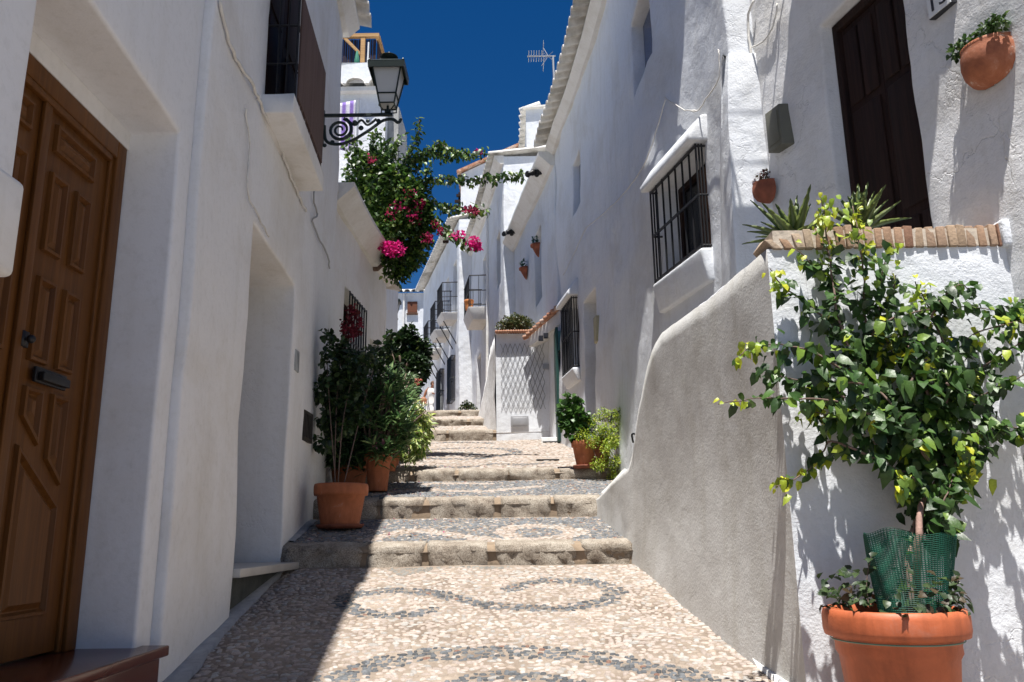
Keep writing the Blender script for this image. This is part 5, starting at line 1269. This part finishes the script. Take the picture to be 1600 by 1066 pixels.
# ---------------- generic shrub helpers
def cloud(c, rad, n):
    d = rdir(n)*(rng.random((n, 1))**.38); return np.array(c)+d*np.array(rad), d
def shrub(parent, name, clumps, n, L, W, cols, wts, mat=None, up=(0, -.2, 1), droop=-.15, fold=.25, curl=.3, jit=.3):
    packs = []
    tot = sum(r[0]*r[1]*r[2] for _, r in clumps)
    for c, r in clumps:
        k = max(6, int(n*r[0]*r[1]*r[2]/tot)); p, d = cloud(c, r, k); dd = d*.8+rdir(k)*.7+np.array([0, 0, droop])
        Lr = rng.uniform(.7, 1.25, k)*L; packs.append(leaves(p, dd, np.array(up)+rng.normal(size=(k, 3))*.5, Lr, Lr*W/L, mixcol(k, cols, wts, jit), fold, curl))
    return leaf_obj(name, packs, mat or LEAF, parent)
def whorls(parent, name, tips, per, L, W, cols, wts, curl=.25):
    packs = []
    for t, ax in tips:
        t = np.array(t); ax = np.array(ax)/np.linalg.norm(ax)
        k = per; p = t+ax*rng.uniform(-.16, .0, (k, 1))+rng.normal(size=(k, 3))*.004; d = rdir(k); d -= ax*(d@ax)[:, None]; d = unit(d)*.9+ax*rng.uniform(.1, 1.1, (k, 1))
        Lr = rng.uniform(.6, 1.15, k)*L; packs.append(leaves(p, d, np.broadcast_to(ax, (k, 3))+rdir(k)*.2, Lr, W, mixcol(k, cols, wts, .3), .3, curl))
    return leaf_obj(name, packs, LEAF, parent)
def stems(parent, base, tips, r=.008, bend=.05, mat=None, name='stem'):
    mb = MB()
    for t, _ in tips:
        b = Vector(base)+Vector((random.uniform(-.05, .05), random.uniform(-.05, .05), 0)); t = Vector(t); m = (b+t)/2+Vector((random.uniform(-bend, bend), random.uniform(-bend, bend), random.uniform(0, .1)))
        mb.tube(smooth_path([b, m, t], 4), [r*1.3]*4+[r]*3+[r*.6]*2, 5)
    return link(name, mb, mat or BARK, parent, True)

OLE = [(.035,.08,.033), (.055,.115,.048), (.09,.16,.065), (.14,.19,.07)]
# pot A front left with tall bougainvillea
pa = GRd(531, 826); pa.z = gz(pa.y); rA = (ray(574, 765)[0]-ray(490, 765)[0])*pa.y/2
TA = thing('potted_bougainvillea', 'foremost terracotta pot on the left step with a tall thin red-tipped climber', 'potted plant', pa, 'potted plants along the left wall')
saucer(TA, pa, rA*.86); pot(TA, pa+Vector((0,0,.014)), rA, P(531, 757, pa.y).z-pa.z-.01, TERRA, 'pot', .075, .70)
tips = []
for (px, py, dy) in ((545,488,.35),(556,500,.4),(538,520,.3),(520,530,.3),(510,545,.25),(530,555,.3),(560,560,.45),(505,600,.2),(550,590,.3),(572,545,.5),(515,575,.2),(600,540,.9),(590,555,.9)): tips.append((tuple(P(px, py, pa.y+dy)), (random.uniform(-.3, .3), -.2, 1)))
stems(TA, pa+Vector((-.05, .1, .3)), tips[::4], .004, .06)
cl = [(P(px, py, pa.y+dy), (r, r, r)) for px, py, dy, r in ((516,525,.3,.06),(530,545,.3,.10),(512,560,.2,.08),(545,570,.3,.13),(525,590,.3,.12),(555,600,.4,.10),(575,560,.5,.09),(507,522,.2,.05),(600,545,.9,.10),(588,565,.8,.10),(510,610,.3,.12),(530,625,.3,.12),(552,645,.35,.12),(515,655,.3,.11),(535,665,.3,.10),(505,690,.3,.08))]
shrub(TA, 'foliage', cl, 1900, .06, .045, [(.020,.042,.016), (.035,.07,.02), (.06,.10,.025)], (5, 3, 1))
cl = [(P(px, py, pa.y+dy), (r, r, r*1.4)) for px, py, dy, r in ((548,488,.35,.045),(556,502,.4,.06),(545,520,.35,.06),(552,470+10,.35,.03),(538,505,.3,.035),(560,515,.45,.04))]
shrub(TA, 'flower', cl, 300, .038, .032, [(.16,.018,.03), (.24,.03,.05), (.10,.02,.02)], (3, 2, 2), PETAL)
# pot B behind, big oleander
def plant_ole(name, label, px, pyb, wpx, pyt, seedtips, y_add=0, mat=TERRA, group='potted plants along the left wall', per=26, L=.16, cols=OLE, wts=(5,4,3,1), W=.027):
    b = GR(px, pyb); b.z = gz(b.y); k0, k1 = ray(px-wpx/2, pyb)[0], ray(px+wpx/2, pyb)[0]; r = (k1-k0)*b.y/2
    t = thing(name, label, 'potted plant', b, group); pot(t, b, r, max(.2, P(px, pyt, b.y).z-b.z), mat, 'pot', .06, .68)
    tips = []
    for (qx, qy, dy) in seedtips: tips.append((tuple(P(qx, qy, b.y+dy)), (random.uniform(-.5, .5), random.uniform(-.8, .1), 1)))
    stems(t, b+Vector((0, 0, .25)), tips, .009, .08)
    whorls(t, 'foliage', tips, per, L, W, cols, wts)
    return t, b, r, tips
def scatter(x0, x1, y0, y1, n, d0, d1, f=None):
    out = []
    while len(out) < n:
        x, y = random.uniform(x0, x1), random.uniform(y0, y1)
        if f is None or f(x, y): out.append((x, y, random.uniform(d0, d1)))
    return out
el = lambda cx, cy, rx, ry: (lambda x, y: ((x-cx)/rx)**2+((y-cy)/ry)**2 < 1)
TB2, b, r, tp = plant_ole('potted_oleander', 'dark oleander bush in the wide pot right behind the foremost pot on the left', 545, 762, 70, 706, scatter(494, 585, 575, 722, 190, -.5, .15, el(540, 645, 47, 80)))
sp = [(P(px, py, b.y-.45), (.022, .022, .022)) for px, py in ((516, 686), (532, 685))]
[shrub(TB2, 'flower', [s_], 9, .03, .026, [(.55,.22,.28), (.6,.3,.35)], (1, 1), PETAL) for s_ in sp]
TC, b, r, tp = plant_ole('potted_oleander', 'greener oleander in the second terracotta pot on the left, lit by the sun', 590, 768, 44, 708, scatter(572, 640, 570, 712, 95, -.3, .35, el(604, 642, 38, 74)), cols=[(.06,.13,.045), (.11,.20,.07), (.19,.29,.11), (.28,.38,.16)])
sp = [(P(px, py, b.y-.3), (.02, .02, .02)) for px, py in ((597, 690), (587, 696))]
[shrub(TC, 'flower', [s_], 8, .03, .026, [(.55,.22,.28), (.6,.3,.35)], (1, 1), PETAL) for s_ in sp]
TD, b, r, tp = plant_ole('potted_shrub', 'pale variegated shrub with drooping leaves in the rearmost left pot', 606, 742, 34, 704, scatter(612, 672, 622, 712, 70, -.1, .4, el(642, 668, 33, 46)), per=10, L=.09, cols=[(.12,.16,.05), (.30,.33,.14), (.42,.44,.24), (.07,.12,.03)], wts=(3, 3, 3, 2), W=.020)
cl = [(P(px, py, b.y+dy), (r_, r_, r_*1.1)) for px, py, dy, r_ in ((640,650,.2,.17),(655,670,.2,.14),(630,675,.1,.15),(650,692,.1,.13),(625,640,.3,.12),(665,655,.2,.08),(620,695,0,.10),(640,705,.1,.10))]
shrub(TD, 'drooping_foliage', cl, 2200, .085, .024, [(.2,.3,.05), (.42,.48,.11), (.50,.54,.20), (.12,.22,.03)], (3, 4, 3, 2), None, (0,-.5,1), -.9)
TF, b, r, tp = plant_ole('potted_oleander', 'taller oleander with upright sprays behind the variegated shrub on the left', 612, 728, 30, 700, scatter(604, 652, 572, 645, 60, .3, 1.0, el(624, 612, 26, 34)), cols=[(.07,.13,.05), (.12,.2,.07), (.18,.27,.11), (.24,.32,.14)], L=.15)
cl = [(P(655, 595, 9.8), (.04,.04,.05))]; shrub(TF, 'flower', cl, 16, .035, .03, [(.5,.12,.10), (.55,.2,.15)], (1,1), PETAL)
# dark tree further up
tb = Vector((P(630, 600, 14.8).x, 14.8, gz(14.8)))
TT = thing('street_tree', 'dark round-headed small tree on the left in front of the far white house', 'tree', tb)
mb = MB(); top = P(632, 560, 14.8); mb.tube(smooth_path([tb, tb+Vector((.05, 0, .9)), Vector((tb.x, 14.8, top.z-.3)), top], 4), [.06]*6+[.045]*4+[.03]*3, 8)
for k in range(9): e_ = Vector((tb.x+random.uniform(-.45, .45), 14.8+random.uniform(-.4, .4), top.z+random.uniform(-.3, .45))); mb.tube([Vector((tb.x, 14.8, top.z-.5)), e_], .018, 5)
link('trunk', mb, BARK, TT, True)
cl = [(P(px, py, 14.8+dy), (r_, r_, r_*.9)) for px, py, dy, r_ in ((610,545,0,.24),(635,540,.1,.28),(660,550,0,.17),(615,575,0,.28),(645,575,-.1,.30),(630,600,0,.30),(605,600,.1,.22),(645,598,0,.16),(620,625,0,.25),(636,622,0,.2),(605,525,0,.12),(640,522,0,.15),(658,535,0,.12),(600,560,0,.15),(664,570,0,.10),(630,645,0,.18))]
shrub(TT, 'crown', cl, 6500, .11, .075, [(.012,.030,.010), (.022,.048,.014), (.045,.085,.02), (.10,.13,.03)], (6, 5, 2, .5))
# ---------------- bougainvillea hanging over the roofs
bb = Vector((-2.55, 10.4, 5.05))
BG = thing('bougainvillea', 'large bougainvillea with magenta flowers spilling over the left roofs against the blue sky', 'bougainvillea', bb)
YB = 10.3; mb = MB(); pth = smooth_path([bb, P(590, 420, YB+.2), P(605, 350, YB), P(600, 290, YB), P(590, 240, YB)], 5, .01); mb.tube(pth, [.05-.0018*i for i in range(len(pth))], 7); link('trunk', mb, BARK, BG, True)
cl = [(P(px, py, YB+dy), (r_, r_*.9, r_)) for px, py, dy, r_ in ((562,245,0,.16),(585,265,0,.26),(575,300,.2,.26),(612,295,0,.34),(640,320,-.1,.30),(600,340,.1,.34),(632,360,0,.33),(600,378,.1,.28),(625,405,0,.24),(655,345,-.1,.22),(660,375,-.1,.15),(640,395,0,.22),(625,430,0,.12),(650,300,-.1,.18),(560,270,.2,.2),(570,330,.3,.2),(545,225,.1,.10),(600,235,.1,.14),(640,275,0,.15),(610,425,0,.12),(665,320,0,.12),(550,300,.3,.15))]
BC = [(.028,.065,.014), (.05,.11,.02), (.10,.18,.028), (.18,.25,.05)]
shrub(BG, 'foliage', cl, 11000, .068, .050, BC, (5, 5, 3, 1))
spr = [[(628,262),(640,240),(652,215),(655,188)], [(630,268),(650,250),(685,226),(705,236),(735,240),(755,237)], [(640,300),(655,288),(690,280),(735,281),(780,277),(815,273)],
       [(650,315),(680,318),(705,325),(735,328),(758,328)], [(655,330),(680,345),(700,362),(720,375),(740,383)], [(590,250),(582,225),(590,205)], [(560,235),(550,215)], [(645,300),(660,285),(668,265),(672,258)], [(610,260),(615,235),(622,215)], [(650,255),(665,240),(700,245),(720,240)]]
BFg = []; 
for i, s_ in enumerate(spr):
    pth = smooth_path([P(px, py, YB-.1*j) for j, (px, py) in enumerate(s_)], 5, .01); mb = MB(); mb.tube(pth, [.009*(1-.8*k/len(pth))+.0015 for k in range(len(pth))], 5); link('branch', mb, BARK, BG, True)
    Lg = sum((pth[k+1]-pth[k]).length for k in range(len(pth)-1)); n = int(Lg*210); A, D, T = along(pth, n); A = A+rng.normal(size=A.shape)*.036
    BFg.append(leaves(A, D*.3+rdir(n)*.6+np.array([0, 0, -.6]), np.array([0, -.4, 1])+rng.normal(size=(n, 3))*.4, rng.uniform(.05, .085, n), rng.uniform(.038, .058, n), mixcol(n, BC, (3, 5, 4, 2), .3), .3, .3))
leaf_obj('spray_foliage', BFg, LEAF, BG)
fl = [((615,390),(.165,.1,.10),260,0), ((600,383),(.08,.08,.07),70,0), ((740,380),(.09,.07,.08),140,0), ((716,368),(.12,.07,.06),60,0), ((748,388),(.05,.05,.04),40,0), ((668,372),(.08,.07,.07),60,1), ((648,340),(.1,.1,.1),45,1), ((628,320),(.14,.1,.12),55,1), ((655,318),(.07,.07,.07),50,1), ((736,329),(.10,.05,.06),60,1), ((748,238),(.05,.04,.04),26,0), ((580,248),(.06,.05,.06),22,1), ((682,352),(.07,.06,.06),20,1), ((610,335),(.1,.1,.1),20,1), ((686,362),(.05,.05,.06),18,1), ((640,305),(.12,.1,.1),24,1)]
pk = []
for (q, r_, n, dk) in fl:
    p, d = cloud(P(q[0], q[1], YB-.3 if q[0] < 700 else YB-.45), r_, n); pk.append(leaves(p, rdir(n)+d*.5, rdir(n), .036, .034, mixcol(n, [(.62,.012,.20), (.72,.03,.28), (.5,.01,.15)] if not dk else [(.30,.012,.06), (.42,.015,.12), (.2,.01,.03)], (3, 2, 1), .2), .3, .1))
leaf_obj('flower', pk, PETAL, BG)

# ---------------- right pots by the doorway
ra = GR(914, 741); ra.z = gz(ra.y); rr_ = (ray(936, 694)[0]-ray(896, 694)[0])*ra.y/2
TG = thing('potted_geranium', 'round-leaved geranium in a terracotta pot beside the right doorway', 'potted plant', ra, 'terracotta pots by the right doorway')
saucer(TG, ra, rr_*.9); pot(TG, ra+Vector((0,0,.014)), rr_, P(914, 690, ra.y).z-ra.z-.01, TERRA, 'pot', .05, .62)
tips = [(tuple(P(px, py, ra.y+dy)), (0, 0, 1)) for px, py, dy in ((893,625,0),(905,640,0),(880,645,0),(890,660,.05),(912,660,0),(900,675,-.05),(920,650,.1))]
stems(TG, ra+Vector((0,0,.25)), tips, .008)
cl = [(P(px, py, ra.y+dy), (r_, r_, r_)) for px, py, dy, r_ in ((893,625,0,.06),(902,632,0,.06),(882,640,0,.07),(897,650,0,.09),(912,655,0,.07),(886,662,0,.08),(905,672,0,.08),(920,668,.05,.06),(893,682,-.02,.05))]
shrub(TG, 'foliage', cl, 700, .06, .062, [(.03,.08,.014), (.05,.125,.02), (.08,.17,.03)], (3, 4, 2), None, (0,-.6,1), -.1, .2, .15)
mb = MB(); q = P(921, 683, ra.y-.02); mb.lathe((q.x, q.y, q.z-.05), [(.035,0),(.04,.03),(.036,.07),(.03,.075)], 12); link('inner_pot', mb, simple('pale_blue_pot', (.3,.42,.5), .6), TG)
rb_ = GR(938, 742); rb_.z = gz(rb_.y); rb_.x = min(rb_.x, XR1(rb_.y)-.18)
TH2 = thing('potted_fern', 'feathery yellow-green asparagus fern in the darker pot next to the geranium', 'potted plant', rb_+Vector((0,.08,0)), 'terracotta pots by the right doorway')
pot(TH2, rb_+Vector((0, .08, 0)), .145, .33, TERRAD, 'pot', .05, .7)
tips = [(tuple(P(px, py, rb_.y+dy)), (0, 0, 1)) for px, py, dy in ((940,648,.1),(925,660,.0),(955,650,.1),(968,648,.0),(965,665,.0),(910,680,-.1),(945,670,-.1),(955,690,-.15),(925,690,-.15),(965,690,-.05),(935,725,-.2),(955,720,-.15),(965,720,-.1),(960,742,-.1),(950,700,-.2))]
stems(TH2, rb_+Vector((0,.08,.3)), tips, .004, .1)
cl = [(t, (.085, .075, .075)) for t, _ in tips]+[(P(945, 680, rb_.y-.05), (.14,.1,.1))]
shrub(TH2, 'foliage', cl, 5200, .028, .010, [(.14,.24,.02), (.28,.38,.03), (.42,.46,.05)], (3, 4, 3), None, (0,-.3,1), -.3, .1, .2)
# planter bush on trellis wall
c0 = P(806, 502, 14.1)
TPB = thing('planter_bush', 'compact olive-green bush growing on top of the trellis wall', 'shrub', (c0.x, 14.1, zT+.03)); cl = [(c0+Vector((dx, dy, dz)), (.15, .14, .11)) for dx, dy, dz in ((-.12,0,-.02),(0,0,.03),(.13,0,-.02),(-.2,.05,-.08),(.2,.03,-.08),(0,-.05,-.08),(.05,.1,.02))]
mb = MB(); mb.tube([(c0.x, 14.1, zT+.0), c0], .02, 6); link('stem', mb, BARK, TPB)
shrub(TPB, 'foliage', cl, 3200, .035, .025, [(.035,.06,.015), (.09,.10,.03), (.15,.15,.05), (.11,.07,.03)], (4, 3, 2, 1))
q = GRd(729, 639); q = Vector((P(729, 640, 17.6).x, 17.6, gz(17.6)))
TS = thing('small_bush', 'low dark green bush at the top of the steps by the lit wall', 'shrub', q); mb = MB(); mb.tube([q, q+Vector((0,0,.12))], .02, 6); link('stem', mb, BARK, TS)
shrub(TS, 'foliage', [(q+Vector((dx, 0, dz)), (.11, .1, .08)) for dx, dz in ((-.07,.08),(.06,.1),(0,.16),(.13,.06))], 420, .05, .035, [(.02,.04,.012), (.05,.08,.02), (.12,.12,.03)], (4, 3, 1))
# ---------------- agaves in the planter
def agave(c, n, L, label, seed, lean=(0, 0, 0)):
    rr2 = random.Random(seed); t = thing('agave', label, 'agave', c, 'agaves in the brick planter')
    for k in range(n):
        a = 2*math.pi*(k*.381966)+rr2.uniform(-.2, .2); elv = .25+1.15*(k/n)+rr2.uniform(-.1, .1); Lk = L*rr2.uniform(.75, 1.15); d = Vector((math.cos(a)*math.cos(elv), math.sin(a)*math.cos(elv), math.sin(elv)))+Vector(lean); d.normalize()
        s_ = d.cross(Vector((0,0,1))).normalized(); u_ = s_.cross(d); W_ = .056*rr2.uniform(.8, 1.1); vs = []; cols = []; m = 12
        bend = rr2.uniform(-.05, .22)
        for i in range(m+1):
            f_ = i/m; wd = W_*(.75+.5*math.sin(min(1, f_*1.6)*math.pi*.5)*(1-f_)+.0)*(1-f_**2.2)+.001; p = Vector(c)+d*(Lk*f_)-Vector((0,0,1))*bend*Lk*f_*f_; sp_ = .004*(i % 2)
            vs += [p+s_*(wd*.5+sp_)+u_*wd*.22, p-u_*.004, p-s_*(wd*.5+sp_)+u_*wd*.22, p-u_*(.012*(1-f_)+.003)]
            g = rr2.uniform(.9, 1.1); e = (.20*g, .25*g, .07*g, 1); cc_ = (.035*g, .085*g, .035*g, 1); cols += [e, cc_, e, cc_]
        fs = []
        for i in range(m):
            q_ = i*4; 
            for j, j2 in ((0,1),(1,2),(2,3),(3,0)): fs.append((q_+j, q_+j2, q_+4+j2, q_+4+j))
        mb = MB(); mb.add(vs, fs); o = link('leaf_blade', mb, LEAF, t, True, fix=True); vcol(o.data, cols)
agave(P(1243, 378, 3.86), 24, .27, 'agave at the street corner of the planter, arching left over the edge', 3, (-.25, -.1, 0))
agave(P(1345, 362, 3.90), 26, .26, 'agave in the middle of the brick planter in front of the dark door', 5, (0, -.1, .1))
# ---------------- wall pots
def wall_pot(q, r, h, label, mat=CLAYS, leafc=None, group=None, cone=False, X=XR0, red=False, size=.03, n=150, spread=1.0):
    t = thing('wall_pot', label, 'wall pot', q, group); y = q.y; prof = [(.05, 0), (.45, .03), (.75, .13), (.93, .32), (1.0, .56), (.98, .8), (.92, .95), (.95, 1.0), (.86, 1.0), (.84, .9)] if not cone else [(.1, 0), (.35, .2), (.6, .5), (.85, .82), (1.03, .86), (1.03, 1.0), (.9, 1.0), (.85, .9)]
    mb = MB(); seg = 22; dx = X(y+.1)-X(y-.1); ang = math.atan2(.2, dx)
    for (pr, pz) in prof:
        for j in range(seg+1): a = ang+math.pi*j/seg; v = (q.x+pr*r*math.cos(a), q.y+pr*r*math.sin(a), q.z+pz*h); mb.v.append(v)
    for i in range(len(prof)-1):
        for j in range(seg): b_ = i*(seg+1)+j; mb.f.append((b_, b_+1, b_+seg+2, b_+seg+1))
    link('pot', mb, mat, t, True)
    ax = Vector((math.cos(ang+math.pi/2), math.sin(ang+math.pi/2), 0)); al = Vector((math.cos(ang), math.sin(ang), 0))
    s_ = MB(); s_.v = [tuple(q+al*r*.9*math.cos(math.pi*j/12)+ax*r*.88*math.sin(math.pi*j/12)+Vector((0,0,h*.93))) for j in range(13)]; s_.f = [tuple(range(13))]; link('soil', s_, SOIL, t)
    cl = [(q+ax*r*.5+al*r*k*spread+Vector((0,0,h+size*.9+abs(math.sin(k*5))*size)), (r*.32, r*.3, size*1.3)) for k in (-.8, -.4, 0, .4, .8)]
    shrub(t, 'foliage', cl, n, size, size*.7, leafc or [(.03,.06,.02), (.05,.10,.025), (.09,.14,.03)], (3, 3, 2))
    return t, cl
q = onwall(1556, 132, XR0, 0, 3.0, 4.0); r_w = .135
wall_pot(q, r_w, .20, 'clay wall pot with green succulent high on the right, nearest the camera', leafc=[(.035,.075,.022), (.06,.12,.03), (.10,.16,.04)], size=.026, n=420, spread=1.15)
q = onwall(1199, 320, XR0, 0, 4.9, 5.34)
wall_pot(q, .115, .15, 'small dark clay wall pot with reddish succulent beside the meter box', TERRAD, [(.10,.03,.03), (.05,.05,.02), (.14,.06,.05)], size=.022, n=200, spread=1)
for (px, py, lab) in ((839, 402, 'upper hanging clay cone pot beside the blue window'), (820, 437, 'lower hanging clay cone pot beside the blue window')):
    q = onwall(px+3, py, XR2, -.02, 13, 17.4); wall_pot(q, .15, .24, lab, TERRAD, [(.02,.10,.08), (.04,.13,.09), (.02,.05,.03)], 'cone pots on the cornice house', True, XR2, size=.05, n=60)
# pot on the balcony
q = P(733, 490, 20.7); pb = Vector((q.x, 20.6, P(738, 489, 20.9).z)); t = thing('orange_pot', 'orange terracotta pot standing on the nearest balcony', 'flower pot', pb); pot(t, pb+Vector((0,0,.0)), .13, .26, simple('orange_clay', (.55,.2,.06), .7), 'pot', .05, .75)

def petals():
    n = 110; pk = []
    xs = rng.normal(-1.0, .35, n); ys = rng.uniform(6.4, 9.6, n); z = np.array([gz(float(y)) for y in ys])+.008
    ok = np.array([all(not (-.03 < y-r[0] < .17) for r in RIS) and x > XL(y)+.1 for x, y in zip(xs, ys)])
    A = np.stack([xs, ys, z], 1)[ok]; n = len(A); d = rdir(n); d[:, 2] = .1
    o = leaf_obj('fallen_petals', [leaves(A, d, np.array([0, 0, 1])+rdir(n)*.3, rng.uniform(.018, .034, n), rng.uniform(.014, .024, n), mixcol(n, [(.35,.02,.12), (.10,.05,.02), (.16,.11,.03)], (3, 3, 2)), .3, .3)], PETAL, None, (-1, 7, 1.2)); o['kind'] = 'stuff'; o['label'] = 'fallen magenta petals and dry leaves on the left side of the steps'; o['category'] = 'petals'
petals()
# ================================================================== PERSON
def person():
    y0 = 28.6; x0 = P(674, 610, y0).x; z0 = gz(y0); me = bpy.data.meshes.new('person')
    J = {'pel': (0,0,.92), 'sp': (0,.02,1.12), 'ch': (0.02,0,1.30), 'nk': (.04,-.02,1.45), 'hd': (.06,-.05,1.55), 'ht': (.07,-.06,1.63), 'nose': (.06,-.14,1.555),
         'lh': (-.09,0,.88), 'lk': (-.11,-.06,.48), 'la': (-.11,.04,.08), 'lt': (-.12,-.12,.03), 'rh': (.09,0,.88), 'rk': (.10,.05,.48), 'ra': (.10,.18,.10), 'rt': (.10,.05,.03),
         'ls': (-.17,0,1.38), 'le': (-.26,.03,1.12), 'lw': (-.20,-.12,.92), 'lf': (-.18,-.17,.84), 'rs': (.19,0,1.38), 're': (.25,-.10,1.15), 'rw': (.12,-.26,1.20), 'rf': (.05,-.31,1.22)}
    K = list(J); E_ = [('pel','sp'),('sp','ch'),('ch','nk'),('nk','hd'),('hd','ht'),('hd','nose'),('pel','lh'),('lh','lk'),('lk','la'),('la','lt'),('pel','rh'),('rh','rk'),('rk','ra'),('ra','rt'),('ch','ls'),('ls','le'),('le','lw'),('lw','lf'),('ch','rs'),('rs','re'),('re','rw'),('rw','rf')]
    Rr = dict(pel=.14, sp=.12, ch=.14, nk=.05, hd=.09, ht=.07, nose=.02, lh=.095, lk=.06, la=.04, lt=.035, rh=.095, rk=.06, ra=.04, rt=.035, ls=.06, le=.042, lw=.03, lf=.025, rs=.06, re=.042, rw=.03, rf=.025)
    me.from_pydata([J[k] for k in K], [(K.index(a), K.index(b)) for a, b in E_], []); o = bpy.data.objects.new('person', me); C.objects.link(o); o.location = (x0, y0, z0); o['_loc'] = (x0, y0, z0)
    sk = o.modifiers.new('skin', 'SKIN'); 
    for i, k in enumerate(K): me.skin_vertices[0].data[i].radius = (Rr[k], Rr[k]); 
    me.skin_vertices[0].data[0].use_root = True
    sb_ = o.modifiers.new('sub', 'SUBSURF'); sb_.levels = 2; sb_.render_levels = 2
    me.materials.append(simple('tanned_skin', (.42,.19,.11), .6)); tag(o, 'person in a white sleeveless dress with a brown shoulder bag, far up the street', 'person')
    L = Vector((x0, y0, z0)); mb = MB()
    mb.lathe(L, [(.235, .50), (.225, .62), (.19, .80), (.175, .95), (.145, 1.12), (.165, 1.28), (.15, 1.38), (.10, 1.43)], 20, lambda a, z: .04*math.sin(5*a)); link('dress', mb, simple('white_cotton', (.75,.73,.70), .9), o, True)
    mb = MB(); mb.ball(L+Vector((.065, -.03, 1.60)), .105, 12, 8, (.95, 1.05, 1)); mb.ball(L+Vector((.07, .05, 1.60)), .06, 8, 6); link('hair', mb, simple('brown_hair', (.10,.045,.025), .7), o, True)
    bgt = MB(); bgt.ball(L+Vector((-.27, -.08, .98)), .15, 12, 8, (.9, .5, .95)); bgt.tube(smooth_path([L+Vector((-.27, -.08, 1.08)), L+Vector((-.17, -.1, 1.3)), L+Vector((-.10, -.06, 1.46)), L+Vector((-.16, .06, 1.3)), L+Vector((-.26, .0, 1.06))], 4), .014, 5)
    bo = link('shoulder_bag', bgt, simple('brown_leather', (.30,.12,.05), .6), None, True, origin=L+Vector((-.27,-.08,.9))); tag(bo, 'round brown bag on the far person\'s shoulder', 'bag')
person()
